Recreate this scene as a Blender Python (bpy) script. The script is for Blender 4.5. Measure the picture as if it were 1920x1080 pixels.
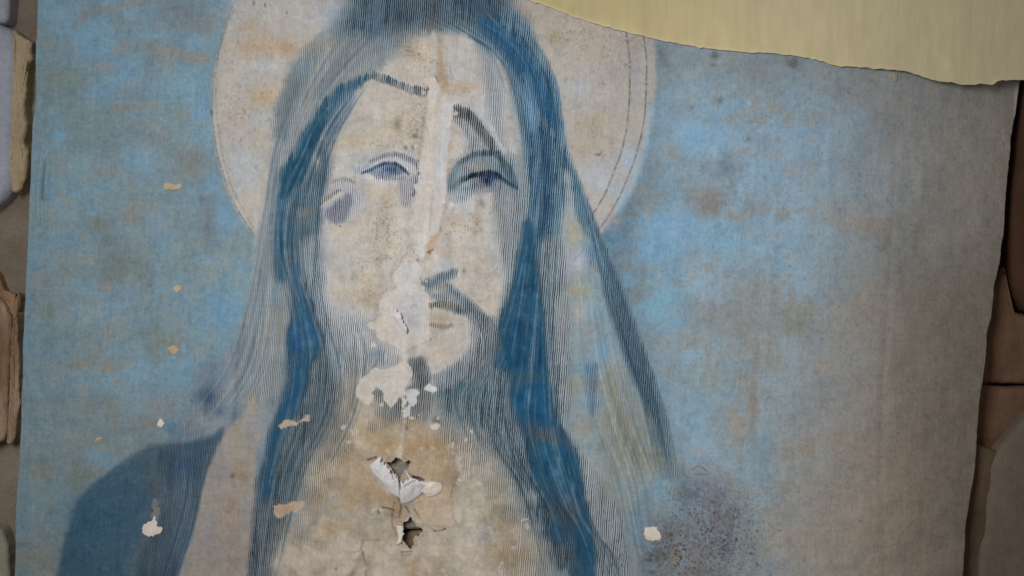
import bpy, bmesh, math, random
import numpy as np
from mathutils import Vector, noise as mnoise

for o in list(bpy.data.objects):
    bpy.data.objects.remove(o)
scene = bpy.context.scene
S = 0.0005                                   # metres per design unit: the print is about 0.9 m wide
R = math.radians

# ------------------------------------------------------------------ camera, world, light, exposure
cam = bpy.data.cameras.new("camera")
cam.sensor_width = 36.0
cam.lens = 40.0
cam.clip_start = 0.01
cam.clip_end = 20
camo = bpy.data.objects.new("camera", cam)
CAM_D = 0.96 * 40.0 / 36.0
camo.location = (0, -CAM_D, 0)
camo.rotation_euler = (R(90), 0, 0)
scene.collection.objects.link(camo)
scene.camera = camo

world = bpy.data.worlds.new("World")
scene.world = world
world.use_nodes = True
wb = world.node_tree.nodes["Background"]
wb.inputs[0].default_value = (1.0, 0.93, 0.84, 1)
wb.inputs[1].default_value = 0.16

def area(name, loc, target, sx, sy, energy, color, spread=180):
    l = bpy.data.lights.new(name, 'AREA')
    l.shape = 'RECTANGLE'
    l.size = sx
    l.size_y = sy
    l.energy = energy
    l.color = color
    l.spread = R(spread)
    o = bpy.data.objects.new(name, l)
    o.location = loc
    d = Vector(target) - Vector(loc)
    o.rotation_euler = d.to_track_quat('-Z', 'Y').to_euler()
    scene.collection.objects.link(o)
    return o

area("key_light", (-0.40, -0.98, 0.27), (0.05, 0, -0.05), 0.40, 0.40, 2.75, (0.95, 0.975, 1.0), 90)  # added soft key lamp, aimed to shape the fall-off across the print

scene.view_settings.view_transform = 'Standard'
scene.view_settings.look = 'None'
scene.view_settings.exposure = 0
scene.view_settings.gamma = 1
scene.view_settings.use_curve_mapping = False

# ------------------------------------------------------------------ helpers
rng = np.random.default_rng(7)

def lin(c):
    c = np.asarray(c, dtype=np.float32) / 255.0
    return np.where(c <= 0.04045, c / 12.92, ((np.clip(c, 0, None) + 0.055) / 1.055) ** 2.4)

def wpos(px, py, d=0.0):
    """design units -> world; d > 0 is behind the print"""
    return ((px - 960.0) * S, d * S, (540.0 - py) * S)

def catmull(pts, n=8, closed=True):
    p = np.asarray(pts, dtype=np.float64)
    m = len(p)
    out = []
    segs = m if closed else m - 1
    for i in range(segs):
        if closed:
            a, b, c, d = p[(i - 1) % m], p[i], p[(i + 1) % m], p[(i + 2) % m]
        else:
            a, b, c, d = p[max(i - 1, 0)], p[i], p[i + 1], p[min(i + 2, m - 1)]
        for k in range(n):
            t = k / n
            out.append(0.5 * ((2 * b) + (-a + c) * t + (2 * a - 5 * b + 4 * c - d) * t * t + (-a + 3 * b - 3 * c + d) * t ** 3))
    if not closed:
        out.append(p[-1])
    return np.array(out)

def tag(o, label=None, cat=None, group=None, kind=None):
    if label: o["label"] = label
    if cat: o["category"] = cat
    if group: o["group"] = group
    if kind: o["kind"] = kind
    return o

# node helper -------------------------------------------------------
class NT:
    def __init__(self, name):
        self.m = bpy.data.materials.new(name)
        self.m.use_nodes = True
        self.t = self.m.node_tree
        self.b = self.t.nodes["Principled BSDF"]
        self.b.inputs["Specular IOR Level"].default_value = 0.12
        self.b.inputs["Roughness"].default_value = 0.85
    def n(self, typ, **kw):
        nd = self.t.nodes.new(typ)
        for k, v in kw.items():
            if isinstance(k, str) and hasattr(nd, k):
                setattr(nd, k, v)
        return nd
    def l(self, a, b):
        self.t.links.new(a, b)
    def math(self, op, a, b=None, clamp=False):
        nd = self.t.nodes.new("ShaderNodeMath")
        nd.operation = op
        nd.use_clamp = clamp
        for i, v in enumerate((a, b)):
            if v is None: continue
            if isinstance(v, (int, float)): nd.inputs[i].default_value = v
            else: self.l(v, nd.inputs[i])
        return nd.outputs[0]
    def noise(self, vec, scale, detail=3, rough=0.55):
        nd = self.t.nodes.new("ShaderNodeTexNoise")
        nd.inputs["Scale"].default_value = scale
        nd.inputs["Detail"].default_value = detail
        nd.inputs["Roughness"].default_value = rough
        if vec is not None: self.l(vec, nd.inputs["Vector"])
        return nd.outputs["Fac"]
    def mix(self, fac, a, b, mode='MIX'):
        nd = self.t.nodes.new("ShaderNodeMix")
        nd.data_type = 'RGBA'
        nd.blend_type = mode
        for sock, v in ((nd.inputs[0], fac), (nd.inputs[6], a), (nd.inputs[7], b)):
            if isinstance(v, (int, float)): sock.default_value = v
            elif isinstance(v, tuple): sock.default_value = v
            else: self.l(v, sock)
        return nd.outputs[2]
    def ramp(self, fac, lo, hi):
        nd = self.t.nodes.new("ShaderNodeMapRange")
        nd.inputs[1].default_value = lo
        nd.inputs[2].default_value = hi
        self.l(fac, nd.inputs[0])
        return nd.outputs[0]
    def scaled(self, sx, sy, sz):
        tc = self.t.nodes.new("ShaderNodeTexCoord")
        mp = self.t.nodes.new("ShaderNodeMapping")
        mp.inputs["Scale"].default_value = (sx, sy, sz)
        self.l(tc.outputs["Object"], mp.inputs["Vector"])
        return mp.outputs[0]
    def bump(self, h, strength, dist):
        nd = self.t.nodes.new("ShaderNodeBump")
        nd.inputs["Strength"].default_value = strength
        nd.inputs["Distance"].default_value = dist
        self.l(h, nd.inputs["Height"])
        self.l(nd.outputs[0], self.b.inputs["Normal"])

def rgb(r, g, b):
    v = lin((r, g, b))
    return (float(v[0]), float(v[1]), float(v[2]), 1.0)

def plain_mat(name, c1, c2, scale=40, bump=0.4, stretch=(1, 1, 1), rough=0.9, c3=None):
    t = NT(name)
    v = t.scaled(*stretch)
    f = t.ramp(t.noise(v, scale, 5, 0.6), 0.32, 0.68)
    col = t.mix(f, rgb(*c1), rgb(*c2))
    if c3:
        g = t.ramp(t.noise(v, scale * 0.35, 3), 0.5, 0.66)
        col = t.mix(g, col, rgb(*c3))
    fine = t.noise(v, scale * 9, 4, 0.7)
    col = t.mix(t.math('MULTIPLY', t.ramp(fine, 0.35, 0.75), 0.30), col, (0.05, 0.04, 0.035, 1))
    t.l(col, t.b.inputs["Base Color"])
    t.b.inputs["Roughness"].default_value = rough
    t.bump(t.math('ADD', t.noise(v, scale * 3, 6, 0.65), t.math('MULTIPLY', fine, 0.4)), bump, 0.004)
    return t.m

# ------------------------------------------------------------------ the wall behind and the blocks that stand around the print
def build_mesh(name, verts, faces, mat, parent=None, smooth=True):
    me = bpy.data.meshes.new(name)
    me.from_pydata([tuple(v) for v in verts], [], faces)
    me.update()
    if smooth:
        for p in me.polygons: p.use_smooth = True
    o = bpy.data.objects.new(name, me)
    scene.collection.objects.link(o)
    if mat: me.materials.append(mat)
    if parent: o.parent = parent
    return o

def lump(name, pts, front, back, rnd, mat, parent=None, amp=2.0, nscale=0.02, smooth_pts=True, seed=0, tilt=0.0):
    """a block: outline in design units, rounded front edge, uneven face"""
    p = catmull(pts, 6) if smooth_pts else np.asarray(pts, dtype=float)
    p = (960, 540) + (p - (960, 540)) * (1 + front / 2133.0)     # outlines are given as they appear; a deeper block is that much larger
    # resample evenly
    q = np.vstack([p, p[:1]])
    seg = np.hypot(*(np.diff(q, axis=0).T))
    cum = np.concatenate([[0], np.cumsum(seg)])
    n = int(max(40, min(220, cum[-1] / 5)))
    s = np.linspace(0, cum[-1], n, endpoint=False)
    p = np.stack([np.interp(s, cum, q[:, 0]), np.interp(s, cum, q[:, 1])], 1)
    area2 = np.sum(p[:, 0] * np.roll(p[:, 1], -1) - p[:, 1] * np.roll(p[:, 0], -1))
    if area2 < 0: p = p[::-1]
    t = np.roll(p, -1, 0) - np.roll(p, 1, 0)
    t /= np.maximum(np.hypot(t[:, 0], t[:, 1])[:, None], 1e-6)
    nrm = np.stack([-t[:, 1], t[:, 0]], 1)           # inward for positive area (y down)
    for _ in range(6):
        nrm = (np.roll(nrm, 1, 0) + nrm * 2 + np.roll(nrm, -1, 0)) / 4
    c = p.mean(0)
    rings = [(0.0, back, 0.0)]
    for k in range(7):
        a = k / 6 * math.pi / 2
        rings.append((rnd * (1 - math.cos(a)), front + rnd * (1 - math.sin(a)), 0.0))
    for f in (0.12, 0.25, 0.4, 0.55, 0.7, 0.85, 0.95):
        rings.append((rnd, front, f))
    V = []
    for ins, dep, f in rings:
        r = p + nrm * ins
        r = r + (c - r) * f
        for (x, y) in r:
            w = mnoise.fractal(Vector((x * nscale, y * nscale, seed * 7.3)), 1.0, 2.0, 4)
            w2 = mnoise.fractal(Vector((x * nscale * 3, y * nscale * 3, seed * 3.1 + 9)), 1.0, 2.0, 3)
            edge = 0.6 * amp if ins < rnd else 0
            V.append(wpos(x + edge * w2, y + edge * w, dep - amp * w + tilt * (x - c[0])))
    V.append(wpos(c[0], c[1], front))
    F = []
    m = len(rings)
    for k in range(m - 1):
        for i in range(n):
            j = (i + 1) % n
            F.append((k * n + i, k * n + j, (k + 1) * n + j, (k + 1) * n + i))
    for i in range(n):
        F.append(((m - 1) * n + i, (m - 1) * n + (i + 1) % n, len(V) - 1))
    o = build_mesh(name, V, F, mat, parent)
    bm = bmesh.new(); bm.from_mesh(o.data)
    bmesh.ops.recalc_face_normals(bm, faces=bm.faces)
    bm.to_mesh(o.data); bm.free()
    return o

M_wall = plain_mat("wall_brown_plaster", (138, 122, 106), (118, 104, 90), 30, 0.4, c3=(146, 134, 120))
M_pale = plain_mat("pale_block_limewash", (172, 176, 188), (160, 163, 174), 24, 0.12)
M_cream = plain_mat("cream_block_limewash", (160, 156, 140), (145, 140, 124), 30, 0.3)
M_tan = plain_mat("tan_raw_plaster", (190, 170, 138), (166, 146, 116), 60, 0.5, (1, 1, 0.5), c3=(140, 122, 100))
M_splint = plain_mat("tan_weathered_wood", (196, 170, 142), (172, 146, 120), 55, 0.8, (2.2, 1, 0.35), c3=(140, 112, 86))
M_splint2 = plain_mat("reddish_weathered_wood", (176, 142, 110), (146, 112, 82), 55, 0.8, (2.2, 1, 0.35))
M_rbrown = plain_mat("brown_stone", (120, 92, 72), (98, 74, 58), 14, 0.6, c3=(130, 106, 88))
M_rdark = plain_mat("dark_brown_stone", (88, 60, 42), (66, 44, 32), 14, 0.6)
M_gap = plain_mat("gap_filler_brown", (104, 86, 66), (84, 68, 52), 20, 0.5)
M_hole1 = plain_mat("grey_wall_stone", (150, 142, 132), (128, 118, 106), 60, 0.5)
M_rgrey = plain_mat("grey_brown_stone", (112, 101, 90), (94, 84, 75), 10, 0.6, c3=(118, 104, 92))

wall = build_mesh("wall", [wpos(x, y, d) for d in (205, 305) for (x, y) in ((-700, -500), (2700, -500), (2700, 1600), (-700, 1600))],
                  [(0, 1, 2, 3), (7, 6, 5, 4), (0, 4, 5, 1), (1, 5, 6, 2), (2, 6, 7, 3), (3, 7, 4, 0)], M_wall, smooth=False)
tag(wall, kind="structure")

def thing(name, label, cat, px, py, d, group=None):
    e = bpy.data.objects.new(name, None)
    e.empty_display_size = 0.02
    scene.collection.objects.link(e)
    e.location = wpos(px, py, d)
    tag(e, label, cat, group)
    bpy.context.view_layer.update()
    return e

def adopt(o, e):
    o.parent = e
    o.matrix_parent_inverse = e.matrix_world.inverted()
    return o

G_L = "pale blocks left of the print"
b = lump("pale_block", [(-190, -160), (8, -160), (17, -60), (15, 25), (10, 38), (-10, 42), (-190, 44)], 30, 204, 10, M_pale, amp=1.0, seed=1)
tag(b, "pale grey block end in the top left corner, above the tan-edged block", "block", G_L)
e = thing("pale_block", "pale blue-grey rounded block with a crumbling tan edge at upper left", "block", -60, 380, 60, G_L)
adopt(lump("block_body", [(-190, -10), (-60, 20), (0, 44), (22, 58), (30, 90), (28, 200), (26, 300), (20, 345), (0, 376), (-60, 410), (-190, 430)],
           28, 204, 26, M_pale, amp=1.0, seed=2), e)
adopt(lump("tan_edge", [(22, 58), (34, 62), (46, 70), (58, 77), (57, 96), (61, 110), (52, 120), (49, 150), (47, 180), (45, 205), (49, 235), (44, 262), (51, 288),
                        (49, 315), (45, 335), (42, 345), (36, 357), (20, 356), (14, 300), (18, 200), (20, 120)],
           34, 204, 8, M_tan, amp=2.4, nscale=0.06, seed=3), e)
e = thing("splintered_board", "tan splintered wooden board with a dark lengthwise crack left of the print", "board", -20, 835, 60)
adopt(lump("strip", [(-60, 548), (-10, 552), (16, 588), (20, 640), (15, 700), (11, 770), (9, 818), (-10, 832), (-60, 836)], 36, 204, 7, M_splint, amp=3, nscale=0.03, seed=4), e)
adopt(lump("strip", [(24, 592), (31, 592), (35, 640), (36, 700), (34, 738), (38, 752), (34, 772), (30, 790), (28, 822), (12, 834), (13, 790), (16, 730), (18, 660)],
           40, 204, 5, M_splint, amp=3, nscale=0.05, seed=5), e)
adopt(lump("strip", [(18, 676), (24, 664), (27, 690), (26, 725), (20, 722)], 38, 204, 2, M_splint2, amp=1, seed=6), e)
adopt(lump("strip", [(-60, 470), (-12, 505), (2, 532), (14, 556), (22, 562), (34, 548), (37, 562), (32, 588), (20, 592), (8, 580), (-10, 560), (-60, 545)],
           50, 204, 6, M_splint2, amp=2, nscale=0.05, seed=7), e)
b = lump("pale_block", [(-190, 985), (-20, 990), (4, 1000), (11, 1020), (15, 1050), (16, 1100), (14, 1250), (-190, 1250)], 34, 204, 9, M_cream, amp=2, nscale=0.03, seed=8)
tag(b, "cream rounded block end in the bottom left corner", "block", G_L)
b = lump("brown_stone", [(-190, 300), (40, 330), (130, 420), (140, 700), (130, 1000), (60, 1250), (-190, 1250)], 74, 204, 10, M_wall, amp=4, seed=9)
tag(b, "brown wall stone in the gap behind the left edge of the print", "stone")
b = lump("brown_stone", [(-190, -300), (120, -300), (150, 60), (130, 250), (60, 320), (-190, 310)], 70, 204, 10, M_wall, amp=4, seed=10)
tag(b, "brown wall stone in the gap beside the tan-edged block, top left", "stone")
b = lump("grey_stone", [(560, 780), (760, 760), (900, 800), (910, 960), (840, 988), (700, 992), (560, 970)], 16, 204, 12, M_hole1, amp=3, seed=15)  # added backing, close behind the holes so they do not go black
tag(b, "grey-brown backing stone added behind the upper holes in the print's chest", "stone")
b = lump("brown_stone", [(560, 985), (700, 1003), (860, 998), (910, 1100), (860, 1180), (560, 1180)], 19, 204, 12, M_rbrown, amp=4, seed=16)  # second added backing, near enough to catch light through the hole
tag(b, "brown backing stone added behind the lowest hole in the print", "stone")

b = lump("brown_stone", [(1760, 850), (1850, 840), (1890, 900), (1890, 1250), (1760, 1250)], 112, 204, 8, M_gap, amp=4, seed=17)  # added filler, nearer than the wall so the gap does not go black
tag(b, "narrow brown filler stone added in the gap between the print and the grey stone", "stone")

G_R = "brown stones right of the print"
b = lump("brown_stone", [(2100, -60), (1960, -40), (1940, 60), (1925, 200), (1912, 300), (1903, 370), (1898, 440), (1902, 510), (1916, 560), (1950, 590), (2100, 600)],
         132, 204, 24, M_rdark, amp=3, seed=11)
tag(b, "dark brown rounded stone behind the upper right edge of the print", "stone", G_R)
b = lump("brown_stone", [(1740, 560), (1850, 545), (1885, 500), (1900, 560), (1925, 590), (2100, 590), (2100, 716), (1900, 720), (1740, 716)], 150, 204, 12, M_rbrown, amp=4, seed=12)
tag(b, "brown stone right of the print, above the horizontal joint", "stone", G_R)
b = lump("brown_stone", [(1740, 724), (1900, 727), (2100, 724), (2100, 900), (1900, 905), (1740, 880)], 140, 204, 10, M_rbrown, amp=4, seed=13)
tag(b, "brown stone right of the print, below the horizontal joint", "stone", G_R)
b = lump("grey_stone", [(2100, 690), (1985, 730), (1930, 775), (1895, 818), (1868, 852), (1858, 880), (1852, 940), (1846, 1000), (1834, 1080), (1828, 1250), (2100, 1250)],
         104, 204, 16, M_rgrey, amp=3, seed=14)
tag(b, "large grey-brown sloping stone in the bottom right corner", "stone", G_R)

# ------------------------------------------------------------------ the print: painted as ink and paper layers on a fine sheet
CX0, CY0, CW, CH = -40, -130, 2010, 1345
PAP = np.zeros((CH, CW, 3), np.float32)          # paper / wash colour (print colour, 0-255)
INK = np.zeros((CH, CW, 3), np.float32)          # colour of the printed vertical lines
INK[:] = (45, 70, 88)
DEN = np.zeros((CH, CW), np.float32)             # line width of the line screen, 0..1
HGT = np.zeros((CH, CW), np.float32)             # relief in design units, + towards the viewer
YY, XX = np.mgrid[0:CH, 0:CW].astype(np.float32)
XX += CX0
YY += CY0

def vnoise(sx, sy, seed, octaves=1, gain=0.5):
    """smooth value noise, cell size sx by sy design units, range about -1..1"""
    r = np.random.default_rng(seed)
    out = np.zeros((CH, CW), np.float32)
    a = 1.0
    tot = 0
    for _ in range(octaves):
        nx, ny = int(CW / sx) + 3, int(CH / sy) + 3
        g = r.uniform(-1, 1, (ny, nx)).astype(np.float32)
        fx = np.arange(CW) / sx; ix = fx.astype(int); tx = (fx - ix).astype(np.float32); tx = tx * tx * (3 - 2 * tx)
        fy = np.arange(CH) / sy; iy = fy.astype(int); ty = (fy - iy).astype(np.float32); ty = ty * ty * (3 - 2 * ty)
        rows = g[:, ix] * (1 - tx) + g[:, ix + 1] * tx
        out += a * (rows[iy] * (1 - ty)[:, None] + rows[iy + 1] * ty[:, None])
        tot += a
        a *= gain
        sx = max(sx / 2, 1.01); sy = max(sy / 2, 1.01)
    return out / tot * 1.5

N_big = vnoise(160, 120, 1, 4, 0.55)
N_mid = vnoise(40, 34, 2, 4, 0.6)
N_edge = vnoise(14, 14, 3, 3, 0.6)
N_tear = vnoise(9, 9, 4, 3, 0.65)
N_fine = vnoise(4.5, 4.5, 5, 2, 0.7)
def shear(A, k=0.075):
    out = np.empty_like(A)
    for i in range(CH):
        out[i] = np.roll(A[i], -int(round(k * (i + CY0 - 540))))
    return out
N_vert = shear(vnoise(4.2, 60, 6, 2, 0.6))
N_line2 = shear(vnoise(9, 150, 12, 3, 0.6))
N_strk = vnoise(120, 44, 13, 3, 0.5)
N_pat = vnoise(70, 56, 14, 4, 0.6)
SOFTK = 1.0
RAG = 0.0                                        # how far line ends run on past a printed edge
N_brush = vnoise(26, 70, 8, 3, 0.6)
N_grain = vnoise(2.2, 2.2, 9, 1)
N_hor = vnoise(34, 5, 10, 2, 0.6)
N_blot = vnoise(22, 18, 11, 3, 0.65)

def ss(a, b, x):
    t = np.clip((x - a) / (b - a), 0, 1)
    return t * t * (3 - 2 * t)

def window(x0, y0, x1, y1):
    a = max(0, int(x0 - CX0)); b_ = min(CW, int(x1 - CX0) + 2)
    c = max(0, int(y0 - CY0)); d = min(CH, int(y1 - CY0) + 2)
    if b_ <= a or d <= c: return None
    return (slice(c, d), slice(a, b_))

def poly(pts, soft=3.0, rough=0.0, nz=None, curve=True):
    p = catmull(pts, 5) if curve else np.asarray(pts, float)
    if nz is N_vert: rough *= .6
    soft = soft * SOFTK
    pad = soft + rough * 1.6 + 2 + RAG * 3
    w = window(p[:, 0].min() - pad, p[:, 1].min() - pad, p[:, 0].max() + pad, p[:, 1].max() + pad)
    if w is None: return None
    x, y = XX[w], YY[w] + (RAG * (1.6 if nz is N_vert else 1.0)) * (N_vert[w] + .6 * N_line2[w])
    d2 = np.full(x.shape, 1e12, np.float32)
    ins = np.zeros(x.shape, bool)
    q = np.roll(p, -1, 0)
    for (ax, ay), (bx, by) in zip(p, q):
        ex, ey = bx - ax, by - ay
        L = ex * ex + ey * ey
        if L < 1e-9: continue
        t = np.clip(((x - ax) * ex + (y - ay) * ey) / L, 0, 1)
        d2 = np.minimum(d2, (x - ax - t * ex) ** 2 + (y - ay - t * ey) ** 2)
        if ay != by:
            c = (ay > y) != (by > y)
            ins ^= c & (x < (bx - ax) * (y - ay) / (by - ay) + ax)
    sd = np.sqrt(d2) * np.where(ins, 1, -1)
    if rough:
        sd = sd + rough * (N_edge if nz is None else nz)[w]
    return w, ss(-soft, soft, sd)

def stroke(pts, soft=3.0, rough=0.0, nz=None, curve=True):
    """pts: (x, y, half width)"""
    p = catmull(pts, 6, closed=False) if curve and len(pts) > 2 else np.asarray(pts, float)
    if nz is N_vert: rough *= .6
    soft = soft * SOFTK
    wm = p[:, 2].max() + soft + rough * 1.6 + 2 + RAG * 3
    w = window(p[:, 0].min() - wm, p[:, 1].min() - wm, p[:, 0].max() + wm, p[:, 1].max() + wm)
    if w is None: return None
    x, y = XX[w], YY[w] + (RAG * (1.6 if nz is N_vert else 1.0)) * (N_vert[w] + .6 * N_line2[w])
    sd = np.full(x.shape, -1e9, np.float32)
    for a, c in zip(p[:-1], p[1:]):
        ex, ey = c[0] - a[0], c[1] - a[1]
        L = ex * ex + ey * ey
        if L < 1e-9: continue
        t = np.clip(((x - a[0]) * ex + (y - a[1]) * ey) / L, 0, 1)
        d = np.sqrt((x - a[0] - t * ex) ** 2 + (y - a[1] - t * ey) ** 2)
        sd = np.maximum(sd, a[2] + t * (c[2] - a[2]) - d)
    if rough:
        sd = sd + rough * (N_edge if nz is None else nz)[w]
    return w, ss(-soft, soft, sd)

def blob(cx, cy, rx, ry=None, rot=0.0, rag=0.35, nz=None):
    ry = ry or rx
    m = 2.3 * max(rx, ry) + RAG * 2
    w = window(cx - m, cy - m, cx + m, cy + m)
    if w is None: return None
    x, y = XX[w] - cx, YY[w] - cy + RAG * .8 * N_vert[w]
    ca, sa = math.cos(R(rot)), math.sin(R(rot))
    u = (x * ca + y * sa) / rx
    v = (-x * sa + y * ca) / ry
    d = u * u + v * v
    d = d * np.clip(1 + rag * (N_mid if nz is None else nz)[w] * 1.2, .22, 3)
    return w, np.exp(-d * 1.3)

def P(m, col, op=1.0, tex=None):
    """wash: moves the paper colour"""
    if m is None: return
    w, k = m
    k = k * op
    if tex is not None: k = k * np.clip(tex[w], 0, 1)
    PAP[w] += (np.array(col, np.float32) - PAP[w]) * k[..., None]

def I(m, den, col=None, op=1.0, tex=None):
    """line screen: moves the line width and, where given, the line colour"""
    if m is None: return
    w, k = m
    k = k * op
    if tex is not None: k = k * np.clip(tex[w], 0, 1)
    DEN[w] += (den - DEN[w]) * k
    if col is not None:
        INK[w] += (np.array(col, np.float32) - INK[w]) * np.clip(k * 1.4, 0, 1)[..., None]

def T(m, tone, op=1.0, den=.42, lines=1.0):
    """printed half-tone whose average is the given tone: pale paper between dark lines"""
    c = np.array(tone, np.float32)
    P(m, c + 46, op)
    I(m, den + .04, c - 62, op * lines)

def Hh(m, h):
    if m is None: return
    w, k = m
    HGT[w] += h * k

def wipe(m, op=1.0):
    """rubbed-off ink"""
    if m is None: return
    w, k = m
    DEN[w] *= (1 - k * op)

# ---- background of the print
PAP[:] = (106, 133, 150)
gx = ss(1180, 1330, XX)
PAP += gx[..., None] * (np.array((132, 166, 190), np.float32) - PAP)
g2 = ss(1480, 1760, XX)
PAP += g2[..., None] * (np.array((146, 154, 158), np.float32) - PAP)
g3 = ss(560, 980, YY) * ss(1180, 1500, XX)
PAP += (g3 * 0.75)[..., None] * (np.array((148, 152, 150), np.float32) - PAP)
g4 = ss(620, 900, YY) * (1 - ss(500, 700, XX))
PAP += (g4 * 0.5)[..., None] * (np.array((106, 124, 134), np.float32) - PAP)
# uneven fading
t = np.clip(N_big * 0.9 + N_mid * 0.35, -1, 1)
PAP += (np.clip(t, 0, 1) * 0.45)[..., None] * (np.array((128, 126, 120), np.float32) - PAP) * (0.55 + 0.45 * ss(0.0, 0.6, t))[..., None]
PAP += (np.clip(-t, 0, 1) * 0.45)[..., None] * (np.array((112, 154, 180), np.float32) - PAP) * (1 - 0.6 * g2)[..., None]
t = ss(-0.35, 0.75, N_pat + 0.3 * N_blot)
PAP += (t * 0.30)[..., None] * (np.array((122, 128, 130), np.float32) - PAP)
t = ss(-0.1, 0.7, -N_pat - 0.2 * N_blot) * (1 - ss(1450, 1650, XX))
PAP += (t * 0.30)[..., None] * (np.array((112, 154, 182), np.float32) - PAP)
t = ss(0.15, 0.9, N_strk + 0.35 * N_blot)
PAP += (t * 0.34)[..., None] * (np.array((138, 130, 120), np.float32) - PAP)
t = np.clip((N_blot + 0.5 * N_edge) * 0.5, -1, 1)
PAP += (t * 9)[..., None] * np.array((1.0, .55, .1), np.float32)
t = ss(.45, .75, N_blot + .5 * N_edge + .25 * N_fine) * (1 - .5 * ss(1500, 1750, XX))
PAP += (t * 0.38)[..., None] * (np.array((124, 120, 112), np.float32) - PAP)
t = ss(.5, .8, -N_blot + .6 * N_edge)
PAP += (t * 0.22)[..., None] * (np.array((136, 168, 188), np.float32) - PAP)
BLUE, LBLUE, TEAL, OLIVE, BROWN = (98, 146, 186), (112, 156, 188), (104, 132, 142), (116, 124, 118), (132, 124, 116)
for (x, y, rx, ry, c, op) in [
    (170, 72, 46, 44, BLUE, .75), (230, 135, 44, 40, LBLUE, .6), (185, 172, 34, 26, BLUE, .7), (350, 160, 42, 30, LBLUE, .5), (378, 212, 26, 30, BLUE, .7),
    (105, 25, 46, 40, LBLUE, .5), (250, 20, 40, 18, LBLUE, .6), (300, 66, 34, 8, (118, 160, 190), .6), (370, 75, 24, 16, LBLUE, .7),
    (345, 22, 58, 36, (104, 112, 126), .75), (380, 45, 30, 22, (112, 114, 118), .6), (295, 48, 12, 14, (128, 122, 130), .5),
    (108, 150, 60, 40, (116, 126, 122), .7), (120, 200, 70, 40, (106, 128, 130), .6), (190, 262, 80, 46, (104, 124, 132), .7),
    (300, 256, 34, 16, (126, 124, 126), .6), (362, 308, 44, 36, (116, 114, 112), .7), (320, 300, 30, 20, (118, 122, 126), .5),
    (212, 322, 26, 10, (130, 120, 104), .6), (165, 330, 9, 4, (150, 120, 90), .6), (200, 126, 16, 7, (150, 132, 132), .6),
    (95, 210, 10, 9, (98, 152, 186), .8), (112, 256, 13, 12, (98, 150, 186), .8), (150, 312, 20, 22, (116, 152, 164), .6), (262, 300, 40, 30, (110, 150, 182), .6),
    (400, 340, 24, 20, BLUE, .6), (300, 345, 40, 12, (120, 136, 144), .5), (70, 190, 5, 16, (130, 168, 178), .7),
    (186, 424, 22, 16, (112, 112, 100), .7), (245, 412, 20, 14, (128, 118, 112), .6), (390, 418, 22, 46, (96, 102, 110), .7), (378, 372, 10, 14, (100, 110, 122), .7),
    (235, 500, 58, 30, (104, 112, 108), .75), (120, 512, 26, 16, (116, 124, 116), .6), (85, 582, 30, 32, (114, 118, 112), .7), (200, 450, 30, 30, (98, 112, 118), .5),
    (420, 410, 24, 24, BLUE, .7), (430, 590, 44, 46, (92, 138, 176), .8), (300, 440, 30, 40, (104, 140, 166), .5), (350, 690, 22, 30, (90, 138, 172), .6),
    (315, 642, 30, 28, (110, 118, 114), .75), (290, 665, 14, 40, (108, 116, 112), .5), (135, 560, 30, 22, (116, 124, 130), .5), (150, 680, 30, 11, (134, 118, 106), .65), (206, 690, 26, 9, (138, 116, 100), .6),
    (156, 682, 6, 5, (164, 124, 98), .7), (200, 541, 6, 6, (158, 128, 116), .7), (195, 597, 22, 4, (130, 120, 120), .5), (110, 640, 60, 40, (98, 124, 140), .5),
    (165, 760, 36, 18, (124, 124, 122), .6), (215, 778, 14, 26, (124, 124, 108), .6), (275, 795, 26, 14, (126, 120, 112), .7), (300, 760, 30, 18, (132, 126, 124), .6),
    (70, 890, 24, 22, (114, 120, 110), .6), (150, 900, 40, 46, (112, 118, 112), .7), (185, 858, 20, 14, (98, 140, 172), .7), (210, 870, 14, 10, (100, 142, 170), .5), (44, 985, 18, 26, (100, 136, 164), .6),
    (40, 900, 18, 26, (104, 134, 154), .5), (100, 1050, 60, 50, (112, 116, 112), .6), (60, 800, 30, 50, (108, 132, 150), .5), (120, 930, 14, 60, (104, 128, 142), .5),
    (250, 880, 40, 22, (122, 128, 124), .4)]:
    P(blob(x, y, rx, ry, 0, .8, N_mid + .5 * N_edge), c, min(1, op * 1.35))
P(stroke([(143, 50, 6), (160, 30, 7), (200, 18, 7), (270, 6, 7)], 7, 4), (132, 126, 126), .75)
P(stroke([(282, 86, 6), (330, 100, 9), (384, 112, 10)], 7, 4), (134, 126, 118), .85)
P(stroke([(218, 98, 4), (258, 80, 4)], 6, 4), (136, 126, 122), .6)
P(stroke([(205, 205, 6), (240, 200, 8), (270, 199, 5)], 6, 4), (132, 122, 116), .75)
P(stroke([(212, 742, 2), (206, 760, 4), (200, 790, 3)], 4, 2), (118, 116, 96), .5)
P(stroke([(278, 690, 3), (272, 708, 4)], 3), (128, 162, 186), .7)
P(stroke([(345, 640, 2), (343, 690, 3)], 3, 1), (110, 156, 186), .5)
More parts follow.
